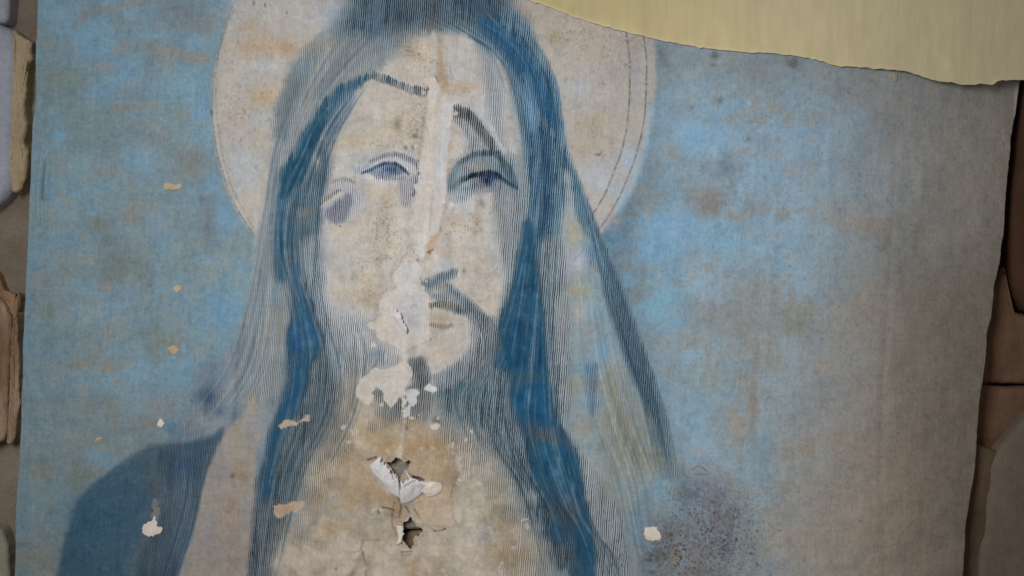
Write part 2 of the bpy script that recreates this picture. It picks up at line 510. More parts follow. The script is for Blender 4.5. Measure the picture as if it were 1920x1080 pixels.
for (x, y, rx, ry, c, op) in [
    (1300, 250, 60, 50, (116, 164, 200), .6), (1460, 330, 50, 46, (122, 162, 192), .6), (1600, 235, 60, 36, (128, 162, 190), .6), (1250, 430, 80, 60, (110, 160, 196), .6),
    (1350, 450, 50, 40, (112, 160, 188), .7), (1230, 590, 50, 50, (110, 158, 190), .6), (1245, 555, 40, 30, (104, 164, 190), .5), (1420, 420, 30, 20, (116, 160, 192), .5),
    (1330, 372, 32, 24, (128, 130, 128), .75), (1325, 395, 16, 14, (124, 124, 120), .6), (1262, 285, 18, 14, (142, 140, 132), .55), (1362, 312, 22, 18, (104, 124, 136), .7), (1285, 310, 22, 8, (136, 142, 144), .5),
    (1452, 202, 18, 14, (142, 140, 136), .6), (1480, 320, 20, 14, (146, 144, 146), .6), (1450, 295, 22, 8, (142, 146, 148), .5),
    (1640, 422, 72, 13, (152, 138, 124), .75), (1634, 428, 30, 6, (166, 136, 112), .6), (1665, 445, 10, 12, (146, 132, 124), .5), (1590, 400, 70, 24, (148, 144, 138), .5),
    (1495, 605, 34, 42, (128, 130, 116), .7), (1375, 600, 80, 50, (128, 132, 132), .65), (1290, 640, 50, 22, (136, 138, 136), .55), (1420, 560, 60, 60, (132, 138, 138), .5),
    (1600, 590, 60, 20, (152, 140, 128), .55), (1545, 690, 30, 16, (158, 148, 136), .55), (1640, 600, 70, 60, (142, 138, 132), .5), (1750, 600, 60, 120, (142, 140, 136), .5),
    (1620, 470, 40, 30, (140, 158, 170), .55), (1560, 500, 40, 60, (130, 152, 166), .5), (1580, 800, 60, 22, (130, 156, 180), .6), (1540, 640, 40, 20, (128, 150, 168), .5),
    (1300, 760, 60, 50, (112, 150, 172), .6), (1240, 830, 50, 40, (112, 144, 160), .5), (1380, 800, 14, 40, (146, 136, 122), .5), (1412, 760, 10, 60, (140, 130, 118), .5), (1430, 840, 20, 60, (120, 148, 166), .5),
    (1540, 835, 30, 16, (156, 146, 138), .5), (1600, 850, 60, 30, (150, 146, 134), .5), (1460, 1060, 34, 26, (112, 144, 172), .6), (1500, 1020, 60, 40, (156, 148, 138), .5),
    (1340, 700, 30, 60, (130, 138, 130), .5), (1450, 640, 20, 80, (132, 140, 138), .4), (1700, 950, 60, 100, (152, 146, 138), .5), (1640, 960, 120, 120, (152, 148, 140), .5),
    (1700, 300, 40, 60, (142, 152, 160), .5), (1820, 175, 20, 16, (128, 122, 104), .6), (1800, 250, 50, 60, (138, 142, 142), .5), (1870, 300, 20, 60, (128, 138, 146), .4)]:
    P(blob(x, y, rx, ry, 0, .8, N_mid + .5 * N_edge), c, min(1, op * 1.3))
band = ss(215, 110, YY - (XX - 1230) * 0.045) * ss(1215, 1260, XX)
PAP += (band * 0.62)[..., None] * (np.array((126, 134, 136), np.float32) - PAP)
for (x, y, rx, ry, op) in [(1340, 104, 10, 9, .6), (1338, 122, 8, 5, .5), (1490, 122, 8, 12, .6), (1482, 114, 18, 7, .4), (1240, 110, 16, 22, .35), (1803, 906, 12, 14, .85), (1840, 470, 10, 6, .4),
                           (1350, 190, 6, 8, .5), (1298, 202, 3, 4, .5), (1632, 482, 3, 4, .5), (1226, 172, 3, 5, .6), (1402, 260, 3, 6, .5), (1640, 148, 14, 5, .3), (1700, 155, 4, 14, .3)]:
    P(blob(x, y, rx, ry, 0, .6, N_tear), (78, 78, 74), op)
# right-hand print: shoulder that has turned to charcoal smudge
P(poly([(1270, 880), (1330, 890), (1380, 930), (1400, 1000), (1400, 1090), (1380, 1215), (1200, 1215), (1205, 1040), (1230, 980), (1275, 940)], 26, 26, N_mid), (120, 124, 128), .55)
SM = np.clip(0.55 + 0.8 * N_blot + 0.7 * N_fine, 0, 1)
for (x, y, rx, ry, c, op) in [(1290, 925, 34, 30, (74, 98, 122), .7), (1350, 960, 50, 60, (96, 98, 110), .85), (1300, 1010, 60, 50, (108, 106, 108), .8), (1365, 1020, 26, 40, (84, 86, 100), .8),
                              (1240, 1040, 36, 40, (88, 90, 94), .85), (1222, 1050, 16, 30, (66, 66, 74), .8), (1255, 1000, 18, 30, (84, 86, 88), .8), (1285, 1060, 50, 40, (120, 116, 110), .7), (1330, 1070, 60, 26, (98, 100, 108), .7),
                              (1272, 1045, 24, 18, (142, 132, 120), .7), (1345, 915, 20, 20, (96, 106, 122), .5), (1405, 1030, 18, 34, (98, 112, 116), .6), (1280, 890, 10, 26, (82, 104, 124), .6)]:
    P(blob(x, y, rx, ry, 0, .7, N_blot), c, op, SM)
P(poly([(1374, 992), (1392, 990), (1396, 1030), (1384, 1065), (1376, 1080), (1360, 1050), (1372, 1020)], 5, 4), (126, 146, 154), .55)

k = 0.30 * (1 - ss(450, 560, XX))
PAP += k[..., None] * (np.array((124, 136, 144), np.float32) - PAP)
k = 0.35 * ss(1400, 1650, XX)
PAP += k[..., None] * (np.array((156, 162, 164), np.float32) - PAP)
k = 0.6 * ss(1720, 2080, XX + 0.35 * YY)
PAP += k[..., None] * (np.array((160, 148, 132), np.float32) - PAP)  # warm tint: the dim warm light on the right, put into the print

PAP *= (1.0 + 0.13 * (1 - ss(480, 560, XX)) + 0.17 * ss(1150, 1240, XX) * (1 - ss(1600, 1740, XX)) - 0.12 * ss(1690, 1800, XX) * ss(450, 800, YY) + 0.16 * ss(1600, 1740, XX) * (1 - ss(250, 600, YY)))[..., None]  # lower right darkened, upper right lightened: part of the light's fall-off is painted
PAP += (0.10 * (PAP.mean(-1, keepdims=True) - PAP)) * ((XX < 560) + 1.6 * (XX > 1150))[..., None]

k = 0.5 * ss(1330, 1700, XX) * ss(380, 780, YY)
PAP += k[..., None] * (np.array((162, 150, 134), np.float32) - PAP)  # more of the warm light painted into the lower right
PAP *= np.where(XX[..., None] < 1150, np.array((.985, 1.0, .985), np.float32), np.array((1.005, .985, .975), np.float32))

# ---- halo disc
halo = [(480, 446), (450, 405), (428, 362), (416, 325), (404, 270), (398, 205), (402, 133), (416, 75), (436, 18), (500, -90), (620, -180), (800, -230), (1000, -190), (1130, -90),
        (1205, 20), (1226, 70), (1230, 130), (1226, 200), (1211, 280), (1190, 345), (1160, 395), (1128, 440), (1100, 520), (800, 560), (520, 520)]
h = poly(halo, 5, 2.0)
P(h, (186, 180, 173))
P((h[0], h[1]), (196, 187, 176), 0.6, ss(0.0, 0.5, N_big + 0.4 * N_mid))
CREAM, TAN, GREY = (200, 192, 180), (196, 172, 142), (184, 190, 198)
for (x, y, rx, ry, c, op) in [
    (450, 15, 40, 50, (180, 182, 184), .6), (520, 20, 60, 30, (196, 194, 188), .5), (470, 50, 22, 16, (190, 164, 132), .45), (505, 85, 60, 18, (196, 168, 138), .7), (535, 92, 24, 14, (190, 156, 126), .5),
    (465, 90, 26, 26, TAN, .5), (500, 125, 50, 14, (196, 198, 200), .7), (505, 180, 36, 22, TAN, .7), (488, 185, 20, 14, (190, 160, 124), .4), (450, 215, 24, 26, (200, 174, 150), .4),
    (490, 225, 30, 18, (190, 196, 198), .6), (455, 300, 32, 34, (180, 186, 194), .8), (470, 345, 26, 30, (186, 188, 190), .7), (485, 270, 22, 20, (188, 178, 160), .6), (484, 370, 20, 20, (196, 194, 180), .5), (490, 410, 14, 24, (190, 196, 198), .5),
    (1010, 30, 40, 20, (192, 170, 150), .5), (1060, 60, 50, 26, (196, 178, 158), .6), (1120, 90, 50, 30, (198, 180, 164), .6), (1040, 70, 14, 14, (180, 160, 124), .5), (1085, 165, 34, 26, (190, 192, 196), .8),
    (1110, 240, 36, 22, (200, 184, 160), .7), (1130, 222, 18, 8, (196, 172, 140), .5), (1100, 280, 30, 20, (196, 180, 150), .5), (1120, 330, 34, 36, (190, 194, 202), .85), (1145, 190, 20, 26, (196, 188, 182), .5),
    (1190, 230, 18, 14, (184, 176, 170), .5), (1192, 130, 12, 60, (178, 178, 184), .5), (1185, 80, 20, 18, (176, 158, 144), .5), (1180, 300, 22, 30, (172, 192, 212), .75), (1160, 360, 18, 26, (176, 194, 210), .7),
    (1145, 412, 20, 14, (166, 158, 156), .7), (1128, 400, 10, 24, (182, 186, 194), .5), (970, 15, 30, 14, (176, 150, 140), .4)]:
    P(blob(x, y, rx, ry, 0, .5), c, op)
# streaky blue feathering on the halo's right rim
P(stroke([(1222, 190, 5), (1208, 285, 7), (1185, 350, 8), (1160, 392, 6)], 6, 3, N_vert), (150, 186, 214), .5)

# ---- veil, hair and body: washes first
RAG, SOFTK = 1.5, 1.3
VW = (132, 150, 164)
P(poly([(478, 446), (470, 520), (455, 590), (436, 645), (402, 700), (372, 740), (360, 790), (330, 830), (250, 850), (190, 890), (150, 930), (120, 1010), (100, 1100), (100, 1215),
        (1210, 1215), (1200, 1080), (1180, 980), (1205, 900), (1262, 880), (1250, 800), (1225, 705), (1190, 610), (1155, 520), (1132, 452), (1108, 395), (1086, 340), (1066, 285), (1052, 225), (1044, 170), (1030, 128),
        (1008, 82), (985, 44), (960, 18), (940, -30), (700, -60), (640, 20), (590, 70), (540, 140), (518, 215), (508, 300), (500, 380)], 5, 3), (150, 158, 164), .85)
# left outer veil
P(poly([(500, 380), (520, 300), (545, 340), (540, 470), (545, 560), (535, 680), (520, 740), (470, 760), (420, 790), (372, 800), (380, 740), (410, 700), (446, 640), (464, 580), (474, 500), (482, 440)], 7, 4), (160, 166, 168), .8)
for (x, y, rx, ry, c, op) in [(500, 470, 16, 60, (168, 166, 158), .6), (505, 545, 18, 40, (150, 172, 190), .5), (505, 600, 34, 26, (168, 160, 146), .7), (500, 650, 40, 30, (172, 172, 170), .7), (455, 690, 30, 40, (164, 164, 174), .6),
                              (430, 720, 24, 20, (160, 160, 174), .6), (470, 750, 18, 18, (164, 150, 128), .6), (450, 655, 20, 30, (120, 140, 160), .5), (405, 705, 26, 26, (106, 132, 154), .6), (385, 720, 20, 26, (130, 134, 138), .5),
                              (520, 540, 12, 30, (126, 158, 190), .4), (485, 590, 14, 40, (140, 158, 172), .4)]:
    P(blob(x, y, rx, ry, 0, .5, N_brush), c, op)
# curls and shoulder area
for (x, y, rx, ry, c, op) in [(390, 745, 26, 22, (66, 96, 128), .8), (410, 770, 30, 14, (84, 106, 126), .7), (375, 775, 34, 14, (126, 136, 150), .8), (350, 790, 30, 24, (128, 134, 142), .6), (440, 770, 20, 34, (110, 132, 152), .6),
                              (325, 805, 16, 18, (86, 122, 152), .7), (370, 815, 40, 16, (122, 132, 146), .6), (390, 830, 30, 12, (88, 108, 128), .6), (365, 850, 30, 22, (112, 130, 148), .6), (360, 870, 24, 26, (120, 138, 154), .7)]:
    P(blob(x, y, rx, ry, 0, .5), c, op)
sh = poly([(100, 1110), (112, 1050), (128, 995), (150, 935), (176, 905), (215, 877), (262, 848), (300, 834), (345, 830), (392, 820), (420, 800), (410, 840), (384, 910), (372, 960), (352, 1020), (330, 1100), (320, 1215), (90, 1215)], 5, 2.5, N_mid)
P(sh, (74, 100, 118), .97)
P(poly([(150, 935), (200, 895), (262, 855), (300, 850), (296, 900), (285, 960), (262, 1010), (245, 1060), (235, 1215), (90, 1215), (112, 1050), (128, 995)], 10, 6), (66, 97, 118), .8)
P(blob(175, 985, 60, 60), (58, 98, 124), .6)
P(blob(210, 1050, 50, 40), (70, 98, 116), .5)
P(blob(290, 850, 50, 18, -15), (92, 104, 116), .7)
P(blob(290, 900, 24, 40), (96, 98, 102), .6)
P(blob(340, 880, 26, 26), (74, 104, 140), .6)
P(blob(340, 1000, 40, 70), (120, 136, 150), .75)
P(blob(315, 950, 20, 60), (112, 118, 124), .5)
P(blob(275, 1010, 16, 60), (108, 104, 108), .4)
P(blob(290, 1050, 40, 30), (108, 114, 126), .6)
P(blob(250, 1060, 14, 30), (98, 112, 122), .5)
P(blob(335, 925, 26, 40), (124, 140, 156), .6)
I(poly([(300, 846), (400, 820), (408, 840), (382, 915), (368, 980), (346, 1040), (325, 1110), (262, 1215), (255, 1080), (284, 990), (310, 930)], 8, 3), .42, (52, 76, 98), .9)
I(poly([(360, 700), (470, 650), (520, 720), (470, 770), (400, 850), (320, 850), (330, 790), (380, 780)], 10, 6), .34, (70, 94, 118), .8, 0.7 + 0.5 * N_brush)
I(blob(395, 745, 22, 26), .55, (54, 84, 116), .8)
# cream band of cloth at the left
cl = [(480, 738), (462, 768), (432, 800), (412, 832), (396, 868), (382, 905), (372, 955), (362, 1005), (348, 1050), (334, 1100), (318, 1215), (466, 1215), (472, 1060), (478, 960), (480, 880), (486, 800)]
m = poly(cl, 3.5, 1.5)
P(m, (164, 156, 148), .97)
wipe(m, .95)
for (x, y, rx, ry, c, op) in [(452, 890, 18, 18, (164, 138, 112), .8), (436, 893, 5, 6, (110, 82, 66), .8), (430, 960, 16, 50, (170, 144, 124), .6), (410, 880, 20, 40, (150, 148, 154), .6), (440, 830, 14, 40, (172, 158, 140), .5),
                              (390, 1000, 20, 40, (150, 148, 156), .5), (460, 960, 14, 30, (150, 152, 154), .6), (440, 1040, 30, 40, (160, 146, 132), .5), (400, 1060, 30, 30, (160, 150, 140), .4), (470, 800, 8, 40, (140, 152, 162), .5)]:
    P(blob(x, y, rx, ry, 0, .5), c, op)

# left veil line screen
RAG, SOFTK = 3, 2.4
I(poly([(540, 140), (518, 215), (508, 300), (500, 380), (486, 440), (472, 520), (458, 600), (440, 660), (470, 740), (545, 760), (560, 640), (548, 480), (550, 360), (600, 230), (640, 170), (700, 90), (660, 40), (600, 70)], 7, 4),
  .30, (84, 106, 120), .9)
P(poly([(560, 120), (600, 90), (650, 60), (700, 75), (745, 60), (770, 50), (770, 75), (740, 78), (700, 100), (660, 135), (625, 160), (590, 195), (570, 240), (545, 290), (520, 330), (508, 300), (520, 215), (540, 150)], 8, 5), (176, 176, 172), .85)
P(stroke([(590, 110, 16), (566, 150, 16), (545, 195, 18), (530, 245, 14)], 10, 6), (120, 134, 142), .75)
I(stroke([(590, 105, 14), (566, 150, 15), (545, 195, 17), (530, 245, 12)], 9, 4), .44, (84, 104, 118), .8)
P(blob(570, 125, 14, 20, 20), (116, 150, 176), .6)
P(blob(600, 88, 56, 16, -10), (168, 156, 138), .7)
P(blob(620, 125, 20, 26, 30), (180, 176, 168), .7); wipe(blob(612, 140, 16, 30, 30), .5)
P(blob(660, 110, 34, 18, -30), (164, 166, 166), .6)
wipe(poly([(560, 120), (600, 85), (650, 62), (720, 80), (660, 130), (610, 175), (575, 235), (556, 220), (575, 160)], 14, 8), .45)
P(poly([(585, 120), (640, 90), (700, 85), (650, 135), (605, 180), (580, 220), (572, 180)], 14, 8), (178, 176, 172), .45)
P(blob(575, 200, 8, 40, 20), (182, 178, 170), .6); wipe(blob(578, 195, 8, 44, 24), .6)
P(blob(620, 30, 40, 26, -20), (166, 180, 194), .7)
P(blob(640, 30, 22, 14), (142, 166, 188), .5)
# crown of the veil, ribbed blue-grey
cr = poly([(665, -60), (655, 10), (640, 55), (655, 75), (700, 85), (740, 75), (765, 62), (800, 58), (840, 58), (870, 60), (890, 70), (930, 95), (960, 90), (985, 44), (960, 18), (940, -60)], 14, 5, N_vert)
P(cr, (122, 142, 156), .95)
I(cr, .58, (44, 66, 82), .95)
P(poly([(655, 60), (700, 72), (760, 60), (745, 82), (690, 110), (640, 160), (610, 180), (600, 150), (630, 100)], 8, 4), (150, 156, 162), .8)
I(poly([(650, 70), (700, 75), (750, 65), (735, 85), (690, 112), (640, 150), (600, 190), (590, 170), (620, 110)], 7, 4), .36, (92, 108, 122), .9)
for (x, y, rx, ry, c, op) in [(745, 25, 30, 34, (96, 118, 136), .6), (700, 40, 36, 26, (116, 144, 166), .6), (812, 40, 16, 26, (120, 116, 104), .6), (850, 40, 26, 22, (130, 150, 164), .7), (725, 78, 16, 6, (140, 172, 194), .6), (860, 15, 30, 20, (96, 124, 146), .5)]:
    P(blob(x, y, rx, ry), c, op)
I(blob(775, 20, 50, 36), .58, (40, 58, 72), .7)
I(stroke([(880, -10, 20), (915, 20, 20), (945, 45, 14)], 9, 4), .74, (52, 80, 102), .85)
P(stroke([(880, -10, 20), (915, 20, 20), (945, 45, 14)], 9, 4), (88, 108, 124), .6)
I(blob(653, 66, 6, 8), .5, (80, 96, 106), .6)

# ---- face and neck
RAG, SOFTK = 2, 1.5
SKIN = (198, 190, 181)
face = poly([(690, 150), (740, 108), (770, 78), (800, 64), (850, 62), (890, 70), (925, 98), (945, 140), (955, 200), (965, 270), (975, 340), (972, 420), (962, 500), (948, 580), (925, 640), (880, 690), (830, 720), (760, 730), (700, 700),
             (650, 660), (618, 600), (604, 540), (600, 460), (596, 400), (600, 330), (612, 270), (640, 210)], 8, 3)
P(face, SKIN, .97)
wipe(face, .9)
for (x, y, rx, ry, c, op) in [
    (740, 240, 60, 30, (198, 180, 156), .7), (665, 265, 40, 18, (200, 182, 154), .7), (720, 190, 50, 24, (196, 188, 176), .5), (790, 100, 40, 34, (200, 186, 160), .7), (800, 90, 24, 20, (204, 180, 156), .4), (770, 100, 14, 14, (150, 140, 122), .5),
    (855, 130, 40, 40, (192, 192, 194), .7), (870, 165, 44, 14, (196, 174, 146), .75), (835, 155, 10, 20, (180, 150, 124), .5), (825, 130, 12, 30, (184, 164, 136), .5), (900, 200, 26, 40, (184, 188, 196), .5), (975, 250, 14, 30, (180, 178, 172), .5),
    (930, 190, 20, 70, (186, 188, 192), .5), (650, 300, 50, 22, (184, 184, 184), .7), (700, 360, 34, 14, (200, 184, 162), .6), (728, 368, 12, 16, (192, 170, 142), .7), (680, 420, 50, 30, (196, 186, 170), .6), (640, 430, 26, 14, (204, 186, 162), .5),
    (725, 410, 14, 40, (170, 160, 144), .5), (735, 460, 18, 20, (202, 182, 154), .5), (690, 480, 50, 26, (192, 184, 172), .5), (707, 497, 8, 10, (152, 142, 124), .6), (665, 545, 50, 22, (196, 180, 156), .7), (700, 560, 34, 24, (184, 166, 142), .6),
    (690, 520, 34, 20, (190, 174, 152), .5), (630, 590, 30, 26, (176, 178, 182), .6), (850, 420, 18, 18, (186, 168, 144), .5), (895, 410, 9, 40, (174, 156, 132), .6), (880, 385, 20, 24, (190, 194, 196), .6), (850, 470, 22, 16, (198, 178, 158), .5),
    (895, 500, 40, 30, (200, 184, 166), .6), (920, 550, 34, 26, (202, 184, 162), .6), (915, 600, 24, 20, (202, 178, 154), .6), (810, 455, 14, 22, (196, 158, 130), .7), (800, 480, 10, 16, (190, 158, 132), .6), (845, 470, 12, 10, (206, 184, 176), .4),
    (840, 500, 20, 10, (180, 184, 196), .7), (820, 545, 14, 7, (184, 172, 150), .6), (825, 600, 22, 16, (190, 172, 150), .6), (826, 612, 8, 14, (166, 142, 122), .6), (860, 640, 40, 24, (196, 184, 172), .6), (830, 660, 30, 14, (200, 178, 152), .5),
    (720, 690, 24, 12, (176, 166, 152), .5), (610, 470, 14, 40, (170, 176, 186), .5), (945, 470, 14, 60, (180, 186, 192), .5), (655, 620, 40, 24, (170, 172, 172), .6), (770, 190, 40, 36, (204, 184, 170), .4), (760, 270, 40, 20, (202, 190, 180), .4)]:
    P(blob(x, y, rx, ry, 0, .6), c, op)

for (x, y, rx, ry, c, op) in [(728, 308, 58, 26, (156, 162, 172), .5), (904, 318, 60, 40, (112, 128, 140), .65), (640, 378, 42, 40, (150, 154, 164), .5), (842, 440, 12, 50, (176, 168, 160), .4), (880, 545, 46, 30, (184, 178, 172), .3),
                              (640, 520, 34, 60, (176, 176, 174), .4), (930, 450, 26, 80, (166, 174, 180), .45), (700, 620, 60, 34, (168, 168, 168), .45), (880, 640, 44, 50, (164, 168, 172), .4), (690, 230, 40, 30, (186, 182, 176), .4)]:
    P(blob(x, y, rx, ry, 0, .5), c, op)
# hair parting line on the forehead
RAG, SOFTK = 1.2, 1.1
pt = poly([(684, 139), (692, 130), (704, 133), (728, 142), (752, 153), (778, 160), (803, 166), (804, 181), (786, 180), (764, 172), (740, 163), (716, 155), (698, 148), (690, 150), (672, 160), (664, 154)], 2.0, 1.6, N_vert, curve=False)
P(pt, (178, 182, 182), .6)
I(pt, .62, (62, 92, 110), 1)
I(blob(790, 172, 14, 9), .66, (72, 72, 70), .8)
I(poly([(740, 100), (700, 110), (640, 160), (645, 172), (690, 140)], 5, 3), .30, (120, 128, 130), .6)

# left hair strand, deep blue
RAG, SOFTK = 2.5, 1.7
DEEP = (36, 78, 102)
hs = [(664, 150), (690, 140), (684, 152), (662, 172), (640, 192), (622, 218), (604, 248), (588, 280), (576, 312), (566, 340), (552, 366), (536, 390), (528, 420), (512, 420), (513, 370), (518, 330), (536, 308), (548, 290), (560, 262), (574, 238), (590, 212), (606, 188), (630, 165)]
m = poly(hs, 4, 2, N_vert)
P(m, (100, 136, 158), .8)
I(m, .82, (42, 82, 106), 1)
m = poly([(592, 225), (606, 232), (588, 275), (578, 302), (568, 330), (548, 352), (528, 372), (520, 350), (540, 312), (558, 290), (574, 258)], 4, 2)
P(m, DEEP, .9); I(m, 1.0, DEEP, .95)
P(stroke([(660, 180, 10), (636, 215, 14), (622, 250, 12)], 8, 3), (150, 172, 192), .7)
I(stroke([(655, 178, 10), (634, 215, 15), (620, 258, 12), (616, 300, 10), (608, 340, 8)], 6, 3, N_vert), .46, (60, 96, 128), .9)
# band between strand and cheek
m = poly([(590, 285), (604, 270), (614, 300), (612, 345), (606, 400), (598, 450), (606, 520), (596, 560), (570, 540), (548, 470), (530, 420), (540, 380), (566, 345)], 6, 3)
P(m, (124, 148, 162), .85)
I(m, .56, (48, 82, 104), .95)
P(blob(596, 300, 10, 20), (186, 186, 180), .8); wipe(blob(594, 300, 9, 18), .8)
I(stroke([(612, 300, 4), (606, 350, 6), (590, 385, 12), (560, 400, 12)], 5, 2), .62, (42, 84, 112), .8)
P(blob(570, 400, 22, 16), (152, 140, 126), .7); wipe(blob(568, 400, 16, 12), .6)
I(stroke([(596, 375, 10), (588, 410, 10), (562, 440, 14)], 7, 3), .7, (72, 94, 108), .7)
P(blob(560, 440, 20, 16), (112, 122, 124), .6)
# dark tress on the left, down to the chest
m = poly([(512, 400), (532, 395), (552, 440), (560, 480), (562, 520), (584, 550), (596, 590), (608, 625), (612, 655), (600, 670), (585, 690), (575, 730), (560, 775), (545, 800), (526, 850), (518, 900), (516, 955), (488, 970), (486, 900), (498, 850), (508, 800), (528, 750), (540, 700), (540, 640), (548, 590), (540, 530), (520, 480), (510, 440)], 6, 3, N_vert)
P(m, (82, 114, 134), .9)
I(m, .82, (44, 82, 106), 1)
P(stroke([(536, 470, 6), (540, 520, 8), (545, 560, 6)], 4, 2, N_vert), (150, 158, 164), .7)
I(stroke([(538, 460, 7), (542, 520, 9), (548, 570, 7)], 4, 2), .44, (70, 86, 100), .9)
for pl, c in [([(556, 480), (563, 510), (566, 550), (588, 560), (598, 600), (610, 630), (606, 650), (574, 655), (548, 655), (546, 620), (560, 590), (556, 540), (550, 500)], (32, 80, 114)),
              ([(556, 690), (578, 690), (576, 720), (562, 750), (545, 778), (530, 780), (540, 745), (552, 720)], (34, 84, 116)),
              ([(514, 810), (524, 812), (516, 860), (514, 910), (510, 950), (494, 950), (494, 910), (506, 860)], (34, 76, 106)),
              ([(512, 440), (526, 440), (530, 480), (534, 520), (522, 520), (514, 480)], (44, 84, 110))]:
    m = poly(pl, 9, 3, N_blot)
    P(m, c, .9); I(m, 1.0, c, .95)
P(blob(540, 690, 12, 20), (96, 118, 134), .5)
P(blob(565, 612, 24, 12), (70, 88, 98), .6); 
P(blob(560, 640, 16, 18), (30, 78, 122), .6); I(blob(560, 640, 16, 18), 1, (30, 76, 120), .7)
# ribbed hair between tress and neck (left)
m = poly([(612, 655), (640, 690), (655, 730), (648, 780), (632, 815), (600, 850), (578, 880), (570, 930), (545, 945), (516, 950), (518, 900), (528, 850), (545, 800), (562, 770), (578, 725), (588, 690)], 8, 4, N_vert)
P(m, (134, 144, 150), .92)
I(m, .58, (52, 70, 82), 1)
P(blob(540, 870, 26, 40), (96, 118, 130), .6); I(blob(535, 900, 22, 40), .62, (52, 78, 92), .8)
m = poly([(480, 950), (540, 945), (545, 985), (530, 1020), (516, 1070), (505, 1215), (455, 1215), (470, 1060)], 6, 3, N_vert)
P(m, (142, 148, 154), .9); I(m, .54, (66, 76, 90), 1)
P(stroke([(488, 850, 5), (484, 900, 4), (482, 1000, 4), (470, 1080, 8)], 5, 2), (120, 136, 146), .7)
P(blob(495, 840, 10, 20), (132, 152, 168), .7)
I(stroke([(484, 900, 6), (480, 960, 6), (474, 1040, 8), (466, 1110, 10)], 4, 2), .70, (52, 70, 84), .7)

# lines along the left jaw: the beard
RAG, SOFTK = 3, 2.0
T(poly([(560, 470), (600, 440), (604, 500), (612, 560), (640, 590), (690, 600), (712, 640), (745, 655), (740, 690), (700, 695), (668, 725), (640, 700), (612, 660), (600, 610), (580, 560), (566, 520)], 11, 6), (158, 162, 166), .8)
T(stroke([(590, 470, 10), (586, 520, 10), (596, 570, 10), (616, 620, 12), (634, 660, 14), (640, 700, 14)], 9, 4), (126, 138, 148), .8)
T(blob(690, 640, 26, 20), (168, 166, 164), .5)
T(stroke([(660, 665, 8), (700, 682, 9), (740, 678, 6)], 8, 4), (140, 144, 148), .7)
T(blob(650, 720, 20, 26), (134, 138, 140), .7)
P(blob(704, 663, 14, 10), (134, 160, 186), .6)
I(blob(704, 663, 12, 9), .5, (70, 104, 150), .6)
I(blob(660, 700, 20, 16), .5, (96, 98, 98), .5)

# ---- right side veil
RAG, SOFTK = 3, 1.8
bd = poly([(880, 58), (905, 62), (930, 40), (950, 15), (985, 44), (1008, 82), (1030, 128), (1043, 170), (1050, 225), (1064, 285), (1085, 340), (1106, 395), (1112, 425), (1090, 420), (1062, 380), (1050, 440), (1062, 540), (1066, 640), (1068, 740),
           (1060, 800), (1040, 760), (1030, 690), (1020, 600), (1010, 520), (1002, 450), (985, 425), (990, 380), (985, 320), (980, 260), (970, 210), (962, 170), (952, 128), (936, 100), (905, 84)], 5, 3, N_vert)
P(bd, (142, 174, 194), .95)
I(bd, .56, (38, 78, 106), 1)
m = stroke([(905, 40, 10), (940, 72, 18), (972, 108, 22), (1000, 150, 20), (1020, 190, 14), (1044, 235, 8)], 8, 4, N_vert)
P(m, (72, 122, 160), .75); I(m, .80, (34, 86, 124), .9)
m = stroke([(1006, 250, 16), (1016, 310, 18), (1020, 370, 18), (1014, 430, 14)], 8, 4, N_vert)
P(m, (84, 128, 164), .7); I(m, .62, (30, 74, 110), .9)
P(stroke([(985, 145, 8), (992, 190, 12), (998, 240, 8)], 6, 3, N_vert), (134, 174, 204), .8); I(stroke([(985, 145, 8), (992, 190, 12), (998, 240, 8)], 6, 3), .36, (64, 116, 156), .8)
P(stroke([(1030, 150, 6), (1040, 190, 8), (1048, 250, 6)], 5, 3), (98, 146, 184), .7)
m = stroke([(1064, 330, 8), (1070, 380, 9), (1072, 420, 10)], 6, 3)
P(m, (176, 186, 190), .85); wipe(m, .65)
m = poly([(1078, 320), (1092, 350), (1108, 396), (1114, 430), (1118, 450), (1098, 445), (1084, 400), (1076, 350)], 4, 2)
P(m, (120, 150, 168), .8); I(m, .52, (70, 104, 122), .8)
# inner lined strands left of the band (temple)
m = poly([(903, 100), (925, 110), (940, 160), (945, 220), (950, 280), (930, 290), (915, 230), (908, 170)], 8, 4)
P(m, (176, 184, 194), .6); I(m, .32, (98, 112, 132), .9)
P(blob(910, 90, 26, 14, 20), (142, 172, 192), .6); I(blob(905, 90, 26, 18), .42, (74, 116, 140), .7)
m = poly([(950, 285), (985, 320), (990, 400), (980, 470), (962, 540), (948, 590), (928, 640), (915, 650), (935, 580), (955, 480), (962, 400), (952, 340), (935, 305)], 6, 3)
P(m, (172, 184, 190), .85); I(m, .42, (74, 98, 112), .95)
I(stroke([(930, 345, 12), (940, 390, 16), (946, 440, 14), (952, 500, 10)], 7, 3), .40, (86, 92, 100), .8)
